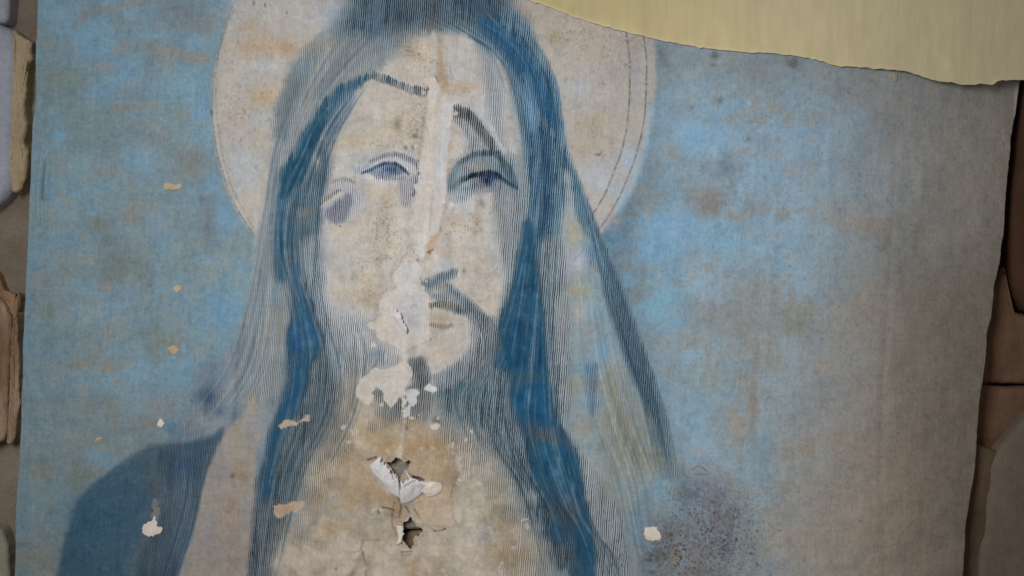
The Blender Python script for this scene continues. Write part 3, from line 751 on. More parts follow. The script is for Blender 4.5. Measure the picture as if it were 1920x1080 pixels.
# deep blue tress right
m = poly([(986, 416), (994, 422), (1004, 455), (1012, 530), (1021, 600), (1029, 690), (1036, 740), (1044, 790), (1062, 808), (1082, 846), (1092, 900), (1100, 945), (1112, 1010), (1120, 1090), (1122, 1215), (1060, 1215), (1070, 1080), (1040, 1060), (1030, 980), (1010, 940), (990, 890),
          (985, 840), (965, 790), (954, 740), (948, 700), (928, 690), (920, 660), (930, 625), (948, 585), (962, 540), (974, 470)], 4, 2, N_vert)
P(m, (78, 114, 138), .95); I(m, .82, (44, 82, 106), 1)
NAVY = (32, 80, 110)
for pl, c in [([(986, 418), (995, 424), (1004, 456), (1012, 530), (1020, 600), (1028, 680), (1024, 700), (985, 695), (950, 690), (926, 672), (934, 625), (950, 588), (962, 545), (974, 480)], NAVY),
              ([(958, 730), (1030, 715), (1037, 745), (1044, 788), (1030, 800), (1004, 790), (968, 776), (956, 750)], (32, 84, 120)),
              ([(992, 850), (1020, 832), (1070, 836), (1084, 858), (1092, 905), (1090, 935), (1060, 940), (1040, 905), (1010, 895)], (36, 86, 116)),
              ([(1080, 960), (1098, 950), (1112, 1010), (1114, 1050), (1090, 1062), (1076, 1035), (1086, 1000)], (34, 84, 116)),
              ([(1012, 985), (1048, 975), (1060, 1000), (1040, 1010), (1015, 1008)], (42, 82, 108))]:
    m = poly(pl, 10, 4, N_blot)
    P(m, c, .92); I(m, 1.0, c, .96)
P(blob(985, 705, 40, 12), (62, 92, 108), .8); P(blob(985, 590, 20, 20), (38, 84, 112), .5)
I(blob(985, 705, 36, 12), .95, (56, 86, 102), .6)
P(blob(975, 640, 30, 20), (30, 78, 116), .4)
m = stroke([(1006, 625, 4), (1000, 660, 7), (992, 690, 5)], 3, 2, N_vert)
P(m, (122, 148, 168), .8); I(m, .55, (36, 84, 120), .9)
m = blob(1020, 815, 44, 14, 15, .5); P(m, (112, 118, 122), .8); I(m, .62, (70, 84, 94), .8)
m = blob(1060, 960, 34, 30); P(m, (104, 108, 114), .7); I(m, .66, (62, 72, 84), .8)
m = blob(1040, 1040, 46, 30); P(m, (142, 146, 150), .8); I(m, .56, (66, 76, 86), .9)
# hard white-black ribbing right of the deep tress
m = poly([(1008, 470), (1040, 440), (1056, 470), (1064, 560), (1068, 660), (1070, 740), (1064, 800), (1078, 830), (1100, 860), (1130, 900), (1160, 950), (1172, 1000), (1180, 1080), (1190, 1215), (1122, 1215), (1120, 1080), (1112, 1000),
          (1100, 940), (1092, 880), (1066, 810), (1046, 790), (1036, 740), (1028, 680), (1020, 590), (1012, 520)], 5, 3, N_vert)
P(m, (182, 188, 190), .92); I(m, .46, (66, 84, 98), 1)
P(blob(1058, 600, 14, 40), (176, 174, 168), .5); P(blob(1100, 860, 30, 40), (178, 184, 186), .6); wipe(blob(1105, 880, 20, 30), .4); wipe(blob(1140, 920, 14, 30), .3)
I(stroke([(1020, 480, 8), (1030, 560, 7), (1036, 660, 6), (1046, 760, 6)], 5, 2), .58, (50, 76, 98), .7)
# soft washes between ribbing and outer fold
fold = poly([(1062, 420), (1100, 440), (1130, 490), (1160, 560), (1190, 640), (1215, 720), (1240, 800), (1258, 870), (1230, 900), (1190, 940), (1160, 950), (1110, 870), (1070, 810), (1072, 700), (1066, 560)], 8, 4)
P(fold, (150, 164, 168), .85); wipe(fold, .7)
for (x, y, rx, ry, c, op) in [(1076, 440, 14, 24, (186, 174, 146), .8), (1082, 490, 20, 26, (190, 188, 204), .85), (1085, 545, 22, 16, (176, 162, 130), .8), (1090, 590, 20, 30, (182, 176, 170), .8), (1096, 620, 12, 24, (172, 156, 146), .5),
                              (1110, 470, 16, 22, (112, 160, 192), .7), (1125, 540, 24, 30, (126, 154, 164), .7), (1120, 590, 24, 30, (120, 164, 190), .7), (1135, 640, 24, 30, (124, 160, 184), .7), (1120, 615, 14, 10, (140, 138, 132), .5),
                              (1100, 690, 24, 22, (116, 158, 186), .8), (1130, 660, 20, 20, (122, 166, 202), .7), (1145, 720, 24, 34, (170, 158, 134), .7), (1110, 720, 26, 20, (120, 136, 140), .5), (1080, 720, 14, 20, (160, 150, 122), .5), (1110, 755, 26, 22, (130, 162, 184), .7),
                              (1100, 800, 22, 20, (160, 152, 138), .7), (1160, 770, 24, 40, (164, 148, 120), .7), (1180, 820, 34, 40, (160, 148, 118), .7), (1210, 860, 40, 34, (150, 146, 122), .7), (1180, 720, 22, 40, (140, 152, 156), .6),
                              (1190, 930, 40, 30, (130, 150, 162), .6), (1150, 880, 24, 40, (166, 160, 146), .6), (1190, 980, 14, 26, (112, 146, 168), .7), (1165, 940, 18, 20, (166, 152, 132), .5), (1230, 960, 30, 30, (134, 142, 142), .5)]:
    P(blob(x, y, rx, ry, 0, .5, N_brush), c, op)
I(poly([(1100, 690), (1122, 680), (1118, 730), (1120, 770), (1106, 770)], 5, 3, N_vert), .46, (66, 110, 150), .8)
I(poly([(1130, 720), (1180, 700), (1220, 820), (1210, 880), (1150, 880), (1130, 800)], 10, 5), .20, (124, 124, 112), .8)
# dark outer fold
m = poly([(1112, 420), (1124, 440), (1138, 470), (1158, 520), (1174, 566), (1192, 615), (1212, 668), (1226, 705), (1240, 750), (1252, 795), (1262, 840), (1272, 890), (1262, 895), (1246, 850), (1228, 800), (1206, 750), (1180, 700), (1166, 660), (1148, 600), (1130, 545), (1130, 500), (1118, 460)], 4, 2.5, N_vert)
P(m, (126, 150, 164), .9); I(m, .54, (54, 86, 108), 1)
P(blob(1225, 800, 24, 50, -12), (142, 148, 144), .6); wipe(blob(1240, 820, 24, 40), .35); wipe(blob(1262, 870, 26, 60), .65); P(blob(1264, 875, 16, 50), (140, 150, 150), .6)
I(poly([(1100, 462), (1128, 455), (1140, 500), (1120, 510), (1104, 490)], 5, 2), .42, (66, 118, 156), .8)
# ribbed hair, right side of the neck
m = poly([(900, 640), (922, 660), (930, 692), (950, 702), (956, 750), (968, 790), (988, 840), (992, 890), (1010, 930), (1030, 975), (1020, 1000), (985, 985), (965, 930), (945, 890), (915, 850), (880, 820), (850, 800), (830, 770), (820, 720), (850, 690), (880, 670)], 8, 4, N_vert)
P(m, (148, 162, 170), .92); I(m, .60, (42, 66, 82), 1)
P(blob(870, 720, 40, 26), (92, 128, 150), .7); I(blob(880, 720, 50, 30), .60, (44, 80, 104), .8)
P(blob(930, 790, 30, 50, 20), (160, 168, 176), .6)
m = poly([(860, 800), (900, 830), (950, 890), (975, 940), (995, 980), (1020, 1020), (1040, 1080), (1050, 1215), (960, 1215), (985, 1080), (960, 1000), (930, 930), (890, 870), (850, 830)], 12, 6, N_vert)
P(m, (176, 178, 176), .7); I(m, .30, (96, 100, 104), .7)
P(blob(1000, 930, 14, 16), (180, 172, 162), .7); wipe(blob(1000, 930, 12, 14), .7)
P(blob(990, 1040, 60, 50), (166, 160, 148), .6)
m = blob(960, 985, 26, 18); P(m, (150, 144, 134), .6)

# moustache and beard, right
RAG, SOFTK = 1.6, .9
T(poly([(880, 600), (915, 590), (932, 612), (938, 640), (914, 685), (876, 715), (830, 732), (812, 704), (850, 690), (875, 660), (884, 630)], 11, 5), (122, 130, 137), .8)
T(poly([(786, 532), (802, 521), (828, 513), (852, 502), (859, 506), (856, 518), (843, 530), (852, 545), (872, 560), (895, 580), (915, 597), (924, 618), (905, 626), (886, 606), (862, 590), (835, 582), (815, 566), (798, 550)], 5, 3), (123, 132, 139), .85)
T(stroke([(794, 536, 6), (820, 526, 8), (846, 512, 6)], 5, 2), (96, 110, 120), .85)
T(stroke([(842, 536, 6), (864, 558, 8), (888, 580, 9), (908, 602, 8)], 6, 2), (106, 118, 127), .75)
P(blob(838, 499, 18, 6, -12), (184, 186, 196), .8); wipe(blob(838, 497, 16, 5, -12), .8)
P(blob(820, 546, 16, 7), (186, 176, 158), .8); wipe(blob(818, 547, 14, 6), .7)
T(stroke([(804, 574, 6), (832, 571, 7), (862, 580, 6)], 4, 2), (115, 111, 103), .9)
T(blob(862, 583, 14, 7), (86, 96, 103), .85)
P(blob(826, 597, 24, 8), (184, 168, 146), .8); wipe(blob(826, 598, 20, 7), .5)
T(stroke([(806, 608, 3), (830, 612, 5), (848, 610, 3)], 4, 2), (137, 123, 108), .7)
P(blob(858, 640, 30, 18), (196, 186, 174), .7); wipe(blob(858, 640, 26, 15), .6)
T(poly([(764, 676), (800, 674), (808, 720), (800, 790), (720, 792), (690, 762), (690, 732), (770, 725)], 7, 4), (110, 113, 116), .9)
T(stroke([(786, 680, 10), (792, 720, 10)], 6, 3, N_vert), (82, 87, 92), .8)
P(blob(812, 760, 22, 14), (152, 148, 134), .7); T(blob(800, 745, 24, 10), (96, 103, 106), .6); T(blob(818, 790, 9, 11), (48, 47, 47), .9)
T(stroke([(700, 745, 10), (730, 780, 12), (760, 790, 8)], 8, 4), (106, 110, 111), .7)

# left eye
RAG, SOFTK = 1.2, .85
T(poly([(662, 318), (690, 302), (720, 288), (750, 286), (780, 296), (790, 318), (784, 345), (745, 345), (700, 342), (664, 334)], 8, 3), (172, 173, 178), .7, .25)
T(stroke([(664, 322, 4), (680, 315, 6), (698, 308, 4)], 5, 2), (150, 155, 171), .7, .34)
T(stroke([(694, 303, 3), (715, 294, 4), (735, 289, 4), (760, 295, 5), (784, 308, 5)], 4, 1), (127, 130, 141), .85)
P(stroke([(690, 316, 2), (712, 304, 3), (735, 299, 3), (754, 306, 2)], 3), (192, 194, 200), .7); wipe(stroke([(690, 316, 2), (712, 304, 3), (735, 299, 3), (754, 306, 2)], 3), .6)
T(poly([(692, 323), (706, 313), (724, 308), (742, 308), (754, 315), (760, 322), (748, 330), (728, 333), (706, 331)], 4, 1.5), (110, 123, 142), .85)
T(stroke([(678, 325, 1.5), (692, 320, 2.5), (708, 311, 3), (728, 306, 3.5), (745, 309, 3), (757, 318, 3), (766, 326, 2)], 2.5), (61, 79, 103), .9, .6)
T(blob(733, 318, 13, 8), (53, 79, 113), .9, .6)
T(stroke([(702, 333, 2), (730, 336, 2.5), (756, 333, 2.5)], 3), (129, 130, 141), .7)
T(poly([(746, 336), (770, 329), (788, 335), (784, 352), (776, 372), (767, 388), (753, 386), (747, 364)], 8, 4), (140, 140, 148), .65)
T(stroke([(783, 312, 2.5), (785, 334, 3), (775, 366, 3)], 3, 1), (89, 89, 98), .75)
P(blob(696, 333, 9, 5, 20), (222, 214, 198), .95); wipe(blob(696, 333, 9, 5), .9)
# smudge of a second eye shape on the cheek
T(poly([(600, 374), (622, 345), (656, 335), (674, 355), (674, 388), (642, 416), (612, 408), (600, 395)], 10, 4), (157, 158, 165), .7, .32)
T(poly([(611, 393), (632, 378), (655, 362), (662, 374), (656, 393), (645, 412), (628, 417), (614, 408)], 7, 3), (100, 104, 118), .8)
T(stroke([(624, 341, 3), (645, 335, 4), (664, 342, 4)], 5, 2), (123, 124, 129), .7)
T(stroke([(606, 378, 3), (626, 362, 4), (640, 356, 2)], 3, 1), (125, 120, 113), .6)
P(stroke([(600, 389, 2), (620, 374, 3), (641, 362, 3)], 3), (192, 186, 174), .8); wipe(stroke([(600, 389, 2), (620, 374, 3), (641, 362, 3)], 3), .7)
T(blob(674, 374, 14, 20), (157, 163, 172), .5, .25)

# right eye and brow
m = poly([(852, 199), (870, 199), (884, 206), (896, 218), (908, 234), (918, 252), (928, 270), (932, 284), (882, 286), (876, 264), (864, 242), (850, 226)], 4, 2)
T(m, (148, 150, 156), .85, .46)
T(stroke([(856, 210, 9), (876, 214, 9), (894, 232, 9), (910, 256, 8), (922, 276, 6)], 6, 2), (89, 92, 98), .85, .52)
P(stroke([(868, 248, 4), (878, 268, 5), (884, 284, 4)], 5), (176, 180, 190), .6); wipe(stroke([(866, 246, 4), (876, 268, 5)], 5), .4)
P(stroke([(884, 203, 2), (902, 215, 3), (920, 240, 3), (935, 268, 3), (946, 286, 4)], 3), (186, 194, 200), .8); wipe(stroke([(888, 205, 2), (904, 217, 3), (922, 240, 3), (936, 268, 3), (946, 284, 4)], 3), .8)
T(poly([(838, 358), (840, 335), (848, 314), (862, 302), (880, 291), (905, 284), (932, 285), (948, 300), (960, 320), (972, 350), (974, 372), (958, 362), (940, 358), (925, 352), (905, 352), (890, 362), (872, 376), (850, 372)], 7, 3), (116, 130, 139), .88)
P(blob(893, 312, 22, 9), (166, 160, 146), .8); wipe(blob(892, 312, 18, 8), .6)
T(stroke([(860, 306, 4), (880, 294, 5), (905, 286, 6), (934, 288, 5)], 4, 1.5), (75, 94, 104), .9, .55)
T(stroke([(934, 294, 5), (950, 315, 8), (963, 343, 7)], 5, 2), (65, 92, 108), .85, .5)
T(stroke([(843, 355, 4), (846, 332, 5), (857, 312, 4), (870, 303, 3)], 5, 2), (96, 115, 123), .8)
T(stroke([(868, 339, 3), (884, 331, 4), (902, 326, 5), (920, 325, 6), (936, 332, 5), (952, 342, 4), (967, 352, 4)], 3.5, 1), (38, 65, 85), .95, .7)
T(blob(925, 331, 14, 8), (39, 82, 123), .85, .8)
T(stroke([(848, 351, 4), (862, 341, 5), (876, 333, 3)], 4, 2), (75, 98, 104), .8)
P(blob(872, 348, 15, 7, -20), (168, 184, 194), .8); wipe(blob(874, 347, 13, 6, -20), .5)
T(blob(914, 340, 15, 11), (36, 62, 92), .95, .8)
T(stroke([(876, 357, 2), (905, 360, 2.5), (940, 354, 2.5)], 3), (124, 128, 140), .6)
P(blob(938, 345, 7, 5), (150, 172, 188), .6)
T(blob(898, 347, 13, 10), (108, 106, 120), .85, .4)
P(blob(899, 363, 16, 10), (174, 170, 176), .7); wipe(blob(900, 364, 16, 9), .5)
T(poly([(846, 360), (884, 358), (876, 378), (852, 381)], 6, 3), (153, 159, 169), .75, .3)
T(poly([(926, 346), (962, 352), (976, 380), (972, 440), (958, 520), (944, 480), (936, 410)], 10, 4), (122, 130, 137), .75)
P(blob(903, 382, 6, 8, -30), (122, 114, 104), .7)

# ---- chest
RAG, SOFTK = 4, 2.2
ch = poly([(655, 715), (690, 745), (720, 790), (770, 790), (830, 800), (870, 815), (905, 850), (940, 900), (958, 960), (985, 1010), (990, 1080), (980, 1215), (500, 1215), (510, 1100), (525, 1040), (545, 990), (560, 955), (572, 910), (590, 865), (628, 820), (645, 785), (648, 740)], 16, 14, N_mid)
P(ch, (186, 172, 152), .92); wipe(ch, .92)
for (x, y, rx, ry, c, op) in [
    (660, 790, 26, 50, (186, 160, 124), .8), (640, 860, 40, 40, (188, 166, 136), .6), (600, 890, 30, 24, (184, 160, 130), .6), (680, 900, 40, 40, (184, 162, 134), .5), (720, 850, 30, 30, (180, 154, 120), .5), (790, 835, 50, 12, (186, 148, 108), .7),
    (830, 840, 20, 10, (180, 142, 106), .5), (860, 880, 50, 40, (188, 172, 152), .6), (900, 870, 30, 40, (186, 184, 182), .7), (850, 900, 14, 20, (150, 136, 120), .6), (700, 960, 50, 40, (178, 166, 148), .6), (650, 940, 40, 30, (180, 178, 172), .7),
    (720, 930, 24, 20, (166, 136, 108), .6), (740, 960, 16, 30, (160, 126, 100), .6), (745, 940, 12, 14, (150, 112, 88), .6), (600, 1000, 30, 20, (184, 158, 128), .6), (560, 1050, 40, 40, (184, 162, 134), .7), (640, 1040, 50, 40, (182, 166, 142), .6),
    (810, 960, 40, 16, (204, 180, 156), .7), (830, 950, 30, 6, (192, 158, 130), .5), (860, 960, 20, 26, (196, 186, 174), .6), (820, 1010, 40, 26, (190, 172, 152), .6), (900, 1000, 30, 26, (178, 182, 192), .7), (880, 1050, 50, 34, (200, 186, 168), .7),
    (930, 950, 24, 20, (180, 164, 144), .6), (903, 957, 7, 10, (144, 124, 108), .6), (960, 980, 20, 18, (150, 144, 130), .5), (920, 1060, 40, 26, (180, 170, 156), .5), (770, 1060, 34, 16, (190, 156, 122), .6), (700, 1060, 40, 30, (180, 158, 134), .5),
    (530, 1010, 14, 40, (178, 168, 152), .6), (590, 985, 22, 8, (150, 140, 126), .5), (572, 1012, 10, 26, (150, 160, 166), .6), (598, 998, 9, 9, (176, 150, 120), .6), (870, 815, 20, 14, (178, 172, 168), .5), (780, 800, 40, 12, (186, 162, 132), .6),
    (620, 905, 8, 26, (164, 140, 114), .6), (606, 915, 5, 20, (200, 188, 172), .6), (660, 890, 6, 22, (206, 196, 182), .7)]:
    P(blob(x, y, rx, ry, 0, .6), c, op)
t = ss(-.2, .7, N_pat + .4 * N_edge)
P((ch[0], ch[1] * t[ch[0]]), (206, 194, 178), .75)
t = ss(-.1, .7, -N_pat + .5 * N_blot)
P((ch[0], ch[1] * t[ch[0]]), (176, 150, 116), .6)
for (x, y, rx, ry, d, c) in [(640, 830, 30, 50, .40, (92, 96, 96)), (610, 870, 34, 40, .36, (90, 96, 98)), (585, 930, 24, 40, .38, (92, 98, 100)), (560, 1000, 20, 40, .30, (110, 108, 104)), (860, 815, 44, 24, .40, (88, 96, 104)), (900, 860, 34, 40, .34, (98, 104, 110)),
                             (930, 915, 30, 40, .36, (96, 102, 108)), (955, 960, 30, 30, .34, (104, 104, 104)), (975, 1040, 34, 50, .30, (116, 110, 102)), (700, 800, 30, 14, .34, (110, 108, 104)), (660, 760, 18, 40, .30, (120, 114, 104))]:
    I(blob(x, y, rx, ry, 0, .8, N_mid), d, c, .9)
I(poly([(560, 950), (600, 940), (600, 985), (575, 1010), (560, 990)], 6, 3), .26, (120, 124, 124), .8)
I(poly([(950, 1020), (1000, 1010), (1010, 1100), (940, 1100)], 10, 5), .26, (130, 120, 108), .7)

# ---- single strands, darker and lighter, that follow the fall of the hair and the veil
rs_ = np.random.default_rng(17)
def strands(g1, g2, n, dark, light, op, w=(.7, 2.2), share=.55):
    a = catmull(g1, 6, closed=False); c = catmull(g2, 6, closed=False)
    k = min(len(a), len(c)); a, c = a[:k], c[:k]
    for _ in range(n):
        f = rs_.uniform(0, 1); i0 = rs_.integers(0, max(1, k - 8)); L = rs_.integers(7, 24); i1 = min(k, i0 + L)
        drift = np.linspace(rs_.normal(0, .05), rs_.normal(0, .05), i1 - i0) + f
        q = a[i0:i1] + (c[i0:i1] - a[i0:i1]) * drift[:, None]
        ww = rs_.uniform(*w) * np.sin(np.linspace(.15, math.pi - .15, i1 - i0))
        m = stroke(np.concatenate([q, ww[:, None]], 1), 1.3, .6, N_tear, curve=False)
        if m is None: continue
        col = np.array(dark if rs_.uniform() < share else light, float) + rs_.normal(0, 8)
        o = op * rs_.uniform(.4, 1)
        w_, k_ = m
        P(m, col, o)
        INK[w_] += (np.array(col, np.float32) - INK[w_]) * (k_ * o)[..., None]
RAG, SOFTK = 0.0, 1.0
DK, LT = (44, 72, 92), (150, 168, 178)
strands([(665, 150), (600, 220), (560, 300), (520, 380), (515, 470), (540, 560), (550, 650), (535, 760), (505, 860), (485, 960), (470, 1100)],
        [(690, 160), (640, 240), (612, 320), (600, 420), (600, 520), (620, 610), (645, 700), (634, 790), (590, 870), (560, 950), (520, 1100)], 150, DK, LT, .40)
strands([(890, 70), (950, 140), (980, 260), (988, 380), (965, 520), (935, 640), (900, 720), (930, 830), (985, 930), (1030, 1100)],
        [(950, 20), (1030, 130), (1055, 260), (1060, 420), (1050, 600), (1060, 760), (1090, 880), (1130, 1000), (1150, 1040), (1170, 1100)], 170, DK, LT, .40)
strands([(1064, 290), (1100, 400), (1122, 500), (1156, 640), (1196, 760), (1230, 900)], [(1078, 310), (1112, 400), (1150, 500), (1205, 640), (1245, 760), (1270, 900)], 50, (58, 88, 108), (150, 172, 184), .42)
strands([(565, 130), (515, 280), (492, 420), (468, 560), (430, 680), (372, 770)], [(625, 90), (548, 240), (520, 400), (522, 560), (500, 700), (440, 800)], 80, (104, 124, 140), (182, 184, 184), .36)
strands([(1070, 440), (1080, 560), (1085, 680), (1110, 800), (1150, 920), (1180, 1090)], [(1110, 450), (1135, 560), (1165, 680), (1205, 800), (1235, 900), (1240, 960)], 60, (110, 138, 152), (178, 182, 180), .45)
strands([(846, 515), (890, 590), (905, 660), (850, 740), (880, 830)], [(885, 565), (935, 615), (940, 690), (920, 780), (960, 880)], 60, (74, 92, 104), (186, 188, 188), .36)
strands([(590, 540), (620, 620), (650, 700), (640, 780), (590, 880)], [(690, 610), (720, 660), (700, 700), (672, 790), (640, 860)], 50, (88, 98, 104), (184, 182, 178), .28)
strands([(330, 840), (345, 900), (330, 980), (300, 1090)], [(400, 830), (375, 920), (360, 1000), (330, 1090)], 40, (62, 84, 104), (140, 154, 166), .45)
strands([(672, 5), (640, 60), (600, 120), (560, 200), (530, 300)], [(760, 0), (720, 60), (660, 120), (610, 180), (570, 260)], 50, (96, 114, 128), (178, 182, 184), .34)
strands([(780, -5), (800, 30), (850, 60), (910, 100), (945, 180)], [(900, -10), (930, 20), (975, 70), (1010, 120), (1036, 200)], 40, (52, 78, 98), (150, 172, 186), .36)
RAG, SOFTK = 0.0, 1.0
# ---- halo outlines: two thin broken lines
def thin(pts, w=0.9, col=(96, 92, 92), op=.85, brk=0.55):
    m = stroke([(x, y, w) for x, y in pts], 1.0, 0.5, N_tear)
    P(m, col, op, np.clip(brk + 0.9 * N_fine, 0, 1))
thin([(438, 10), (433, 22), (418, 70), (403, 133), (398, 205), (402, 250), (408, 290), (421, 335), (430, 365), (452, 405), (478, 443)], .9)
thin([(440, 18), (436, 28), (413, 83), (407, 133), (405, 190), (408, 225), (415, 277), (424, 318), (438, 358), (458, 398), (474, 428)], .8, (104, 100, 98), .75)
thin([(1172, 40), (1175, 67), (1180, 110), (1181, 143), (1180, 190), (1175, 240), (1169, 270), (1162, 294), (1150, 325), (1137, 358), (1126, 378), (1114, 398)], 1.1, (84, 84, 90), .9, .7)
thin([(1203, 40), (1207, 68), (1212, 110), (1212, 150), (1210, 207), (1205, 243), (1197, 275), (1189, 302), (1176, 335), (1164, 363), (1150, 390), (1136, 412), (1122, 432)], 1.1, (90, 92, 104), .9, .75)
thin([(1102, 455), (1094, 466), (1086, 478), (1074, 490)], .9, (120, 116, 124), .7)
P(blob(397, 211, 3, 6), (70, 88, 106), .8)

# ---- dirt: brown speckle, scratches
SP = np.clip((vnoise(2.6, 2.6, 21, 2, .6) - 0.42) * 3.2, 0, 1)
SP2 = np.clip((vnoise(3.6, 4.2, 22, 2, .6) - 0.62) * 4, 0, 1)
def specks(x, y, rx, ry, op, col=(112, 92, 74), which=None):
    P(blob(x, y, rx, ry, 0, .6), col, op * .62, SP if which is None else which)
for a in [(860, 425, 60, 30, .75), (893, 420, 12, 50, .6), (850, 440, 30, 20, .6), (730, 430, 40, 60, .55), (725, 410, 20, 30, .6), (700, 440, 60, 60, .35), (770, 250, 50, 60, .6), (790, 230, 30, 40, .5), (680, 260, 60, 30, .4), (790, 110, 50, 50, .5),
          (770, 100, 20, 24, .7), (870, 165, 50, 20, .5), (480, 180, 60, 60, .35), (470, 80, 60, 60, .4), (440, 230, 30, 60, .35), (1110, 240, 50, 30, .45), (1060, 70, 60, 40, .45), (1150, 100, 50, 40, .4), (1120, 290, 30, 10, .7), (1185, 80, 24, 30, .5),
          (700, 550, 60, 50, .5), (690, 500, 60, 40, .3), (770, 470, 30, 30, .4), (900, 540, 60, 60, .25), (800, 640, 60, 30, .35), (720, 850, 90, 40, .3), (840, 860, 70, 50, .35), (800, 950, 100, 80, .3), (620, 1030, 90, 60, .2), (930, 1000, 60, 50, .45),
          (760, 960, 40, 40, .5), (880, 700, 40, 40, .2), (1330, 980, 90, 80, 1.3, (66, 66, 74)), (1260, 1030, 60, 60, 1.4, (60, 58, 66)), (1300, 1050, 90, 50, 1.0, (70, 66, 64)), (1360, 1020, 60, 70, .9, (64, 68, 80)), (1400, 960, 60, 60, .25), (1100, 60, 60, 30, .3), (720, 270, 30, 14, .5), (820, 130, 30, 40, .4)]:
    specks(*a)
P((slice(None), slice(None), ) and ((slice(0, CH), slice(0, CW)), ss(1150, 1300, XX) * 0.2), (84, 96, 104), 1.0, SP2)
P(((slice(0, CH), slice(0, CW)), (1 - ss(380, 520, XX)) * 0.14), (80, 96, 108), 1.0, SP2)
r = np.random.default_rng(31)
def scratches(n, x0, y0, x1, y1, col, op, lmin=3, lmax=9, w=.7):
    for _ in range(n):
        x, y = r.uniform(x0, x1), r.uniform(y0, y1)
        a = r.uniform(0, math.pi); L = r.uniform(lmin, lmax)
        P(stroke([(x, y, w), (x + L * math.cos(a) * .6, y + L * math.sin(a), w * .6)], .8), col, op * r.uniform(.4, 1))
scratches(70, 410, 0, 520, 330, (104, 88, 74), .6)
scratches(60, 1010, 40, 1180, 300, (96, 84, 76), .6)
scratches(110, 620, 90, 950, 640, (110, 88, 72), .6, 2, 6)
scratches(70, 600, 800, 980, 1080, (104, 80, 62), .55, 2, 7)
scratches(70, 1220, 110, 1880, 1080, (80, 88, 92), .5, 2, 7)
scratches(40, 70, 20, 400, 1000, (80, 90, 98), .35, 2, 6)
for (x, y, rx, ry, op) in [(785, 101, 2, 3, .8), (816, 206, 2, 4, .9), (821, 190, 3, 4, .8), (842, 200, 2, 3, .9), (831, 240, 2, 4, .5), (749, 552, 2, 4, .9), (715, 587, 2, 3, .9), (705, 224, 1, 2, .6), (637, 424, 2, 2, .9), (626, 314, 1, 2, .8),
                           (630, 1066, 2, 2, .7), (592, 1016, 2, 2, .6), (762, 803, 3, 5, .6), (760, 277, 4, 6, .5), (774, 276, 3, 6, .5), (745, 232, 8, 12, .4), (778, 255, 8, 6, .5), (870, 508, 4, 5, .4), (806, 474, 3, 5, .6), (783, 488, 3, 5, .5), (788, 528, 3, 6, .6),
                           (808, 636, 2, 3, .5), (790, 633, 2, 2, .5), (1212, 158, 2, 3, .5), (1120, 290, 6, 2, .6), (538, 24, 1.5, 4, .7), (497, 10, 2, 4, .6), (476, 6, 2, 5, .5)]:
    P(blob(x, y, rx, ry, 0, .3), (72, 60, 52), op)
# folds and cracks around the lower tear
for pts, w, op in [([(712, 954), (722, 951), (740, 956)], 1.2, .85), ([(708, 956), (711, 962)], 1.4, .7), ([(812, 994), (822, 996), (836, 991)], 1.1, .85), ([(745, 930), (752, 944), (748, 970)], 1.6, .5), ([(740, 940), (735, 975), (742, 1000)], 2, .35),
                   ([(778, 955), (790, 975)], 1.0, .5), ([(760, 948), (768, 962)], 1.2, .6), ([(852, 905), (846, 925), (848, 960), (856, 980)], 1.0, .35), ([(752, 1035), (772, 1034)], 1.0, .5), ([(755, 1041), (770, 1040)], .8, .4),
                   ([(680, 1013), (712, 1012)], .9, .4), ([(664, 1035), (676, 1030), (680, 1015)], 1.2, .4), ([(690, 862), (705, 857)], 2.4, .6), ([(680, 1035), (686, 1070), (684, 1095)], 2.5, .3), ([(800, 905), (830, 912)], 1, .3),
                   ([(1298, 880), (1312, 874), (1326, 884)], .8, .5), ([(1300, 889), (1328, 889)], .7, .4), ([(786, 460), (778, 448)], 1.2, .5), ([(800, 474), (812, 468)], 1.4, .6), ([(806, 153), (801, 170), (803, 182)], 1.8, .6),
                   ([(815, 140), (824, 160), (828, 175), (822, 190)], 2.0, .5)]:
    P(stroke([(x, y, w) for x, y in pts], 1.0, .8, N_tear), (92, 70, 54), op)

# ---- peeled strips: the print layer is gone and pale paper shows, a little deeper
def peel(pts, col=(204, 196, 187), depth=1.3, op=.97, rough=1.8, soft=1.3):
    m = poly(pts, soft, rough * 1.5, N_tear + .8 * N_edge)
    P(m, col, op)
    w_ = m[0]
    P((w_, m[1] * ss(0, .8, N_blot[w_] + .5 * N_edge[w_])), (col[0] - 16, col[1] - 20, col[2] - 24), .7 * op)
    P((w_, m[1] * ss(.1, .8, -N_blot[w_])), (col[0] + 8, col[1] + 12, col[2] + 16), .6 * op)
    wipe(m, 1.0)
    Hh(m, -depth)
peel([(808, 148), (818, 150), (826, 168), (832, 184), (844, 196), (850, 214), (846, 236), (852, 252), (866, 272), (870, 284), (850, 300), (838, 318), (836, 350), (833, 380), (828, 410), (822, 432), (812, 445), (800, 456), (794, 466), (796, 485), (784, 486), (778, 462), (772, 448), (768, 420), (774, 380),
      (780, 340), (786, 300), (794, 262), (800, 230), (802, 200), (803, 172)], (208, 200, 192), .9, .85, 4, 2)
P(stroke([(838, 200, 9), (836, 230, 9), (832, 270, 8), (826, 330, 6)], 4, 2), (206, 206, 208), .8)
P(stroke([(812, 200, 7), (808, 260, 9), (806, 320, 10), (800, 400, 10)], 5, 3), (206, 194, 182), .6)
P(stroke([(820, 290, 3), (820, 345, 3)], 3, 1), (196, 200, 206), .7)
P(blob(792, 335, 12, 30), (196, 196, 204), .5); P(blob(830, 350, 8, 30), (198, 196, 204), .5); P(blob(784, 452, 5, 12), (206, 212, 216), .7); P(blob(794, 475, 6, 16), (206, 208, 214), .6)
P(stroke([(812, 355, .8), (808, 400, 1), (806, 430, .8)], 1.2), (168, 156, 146), .5)
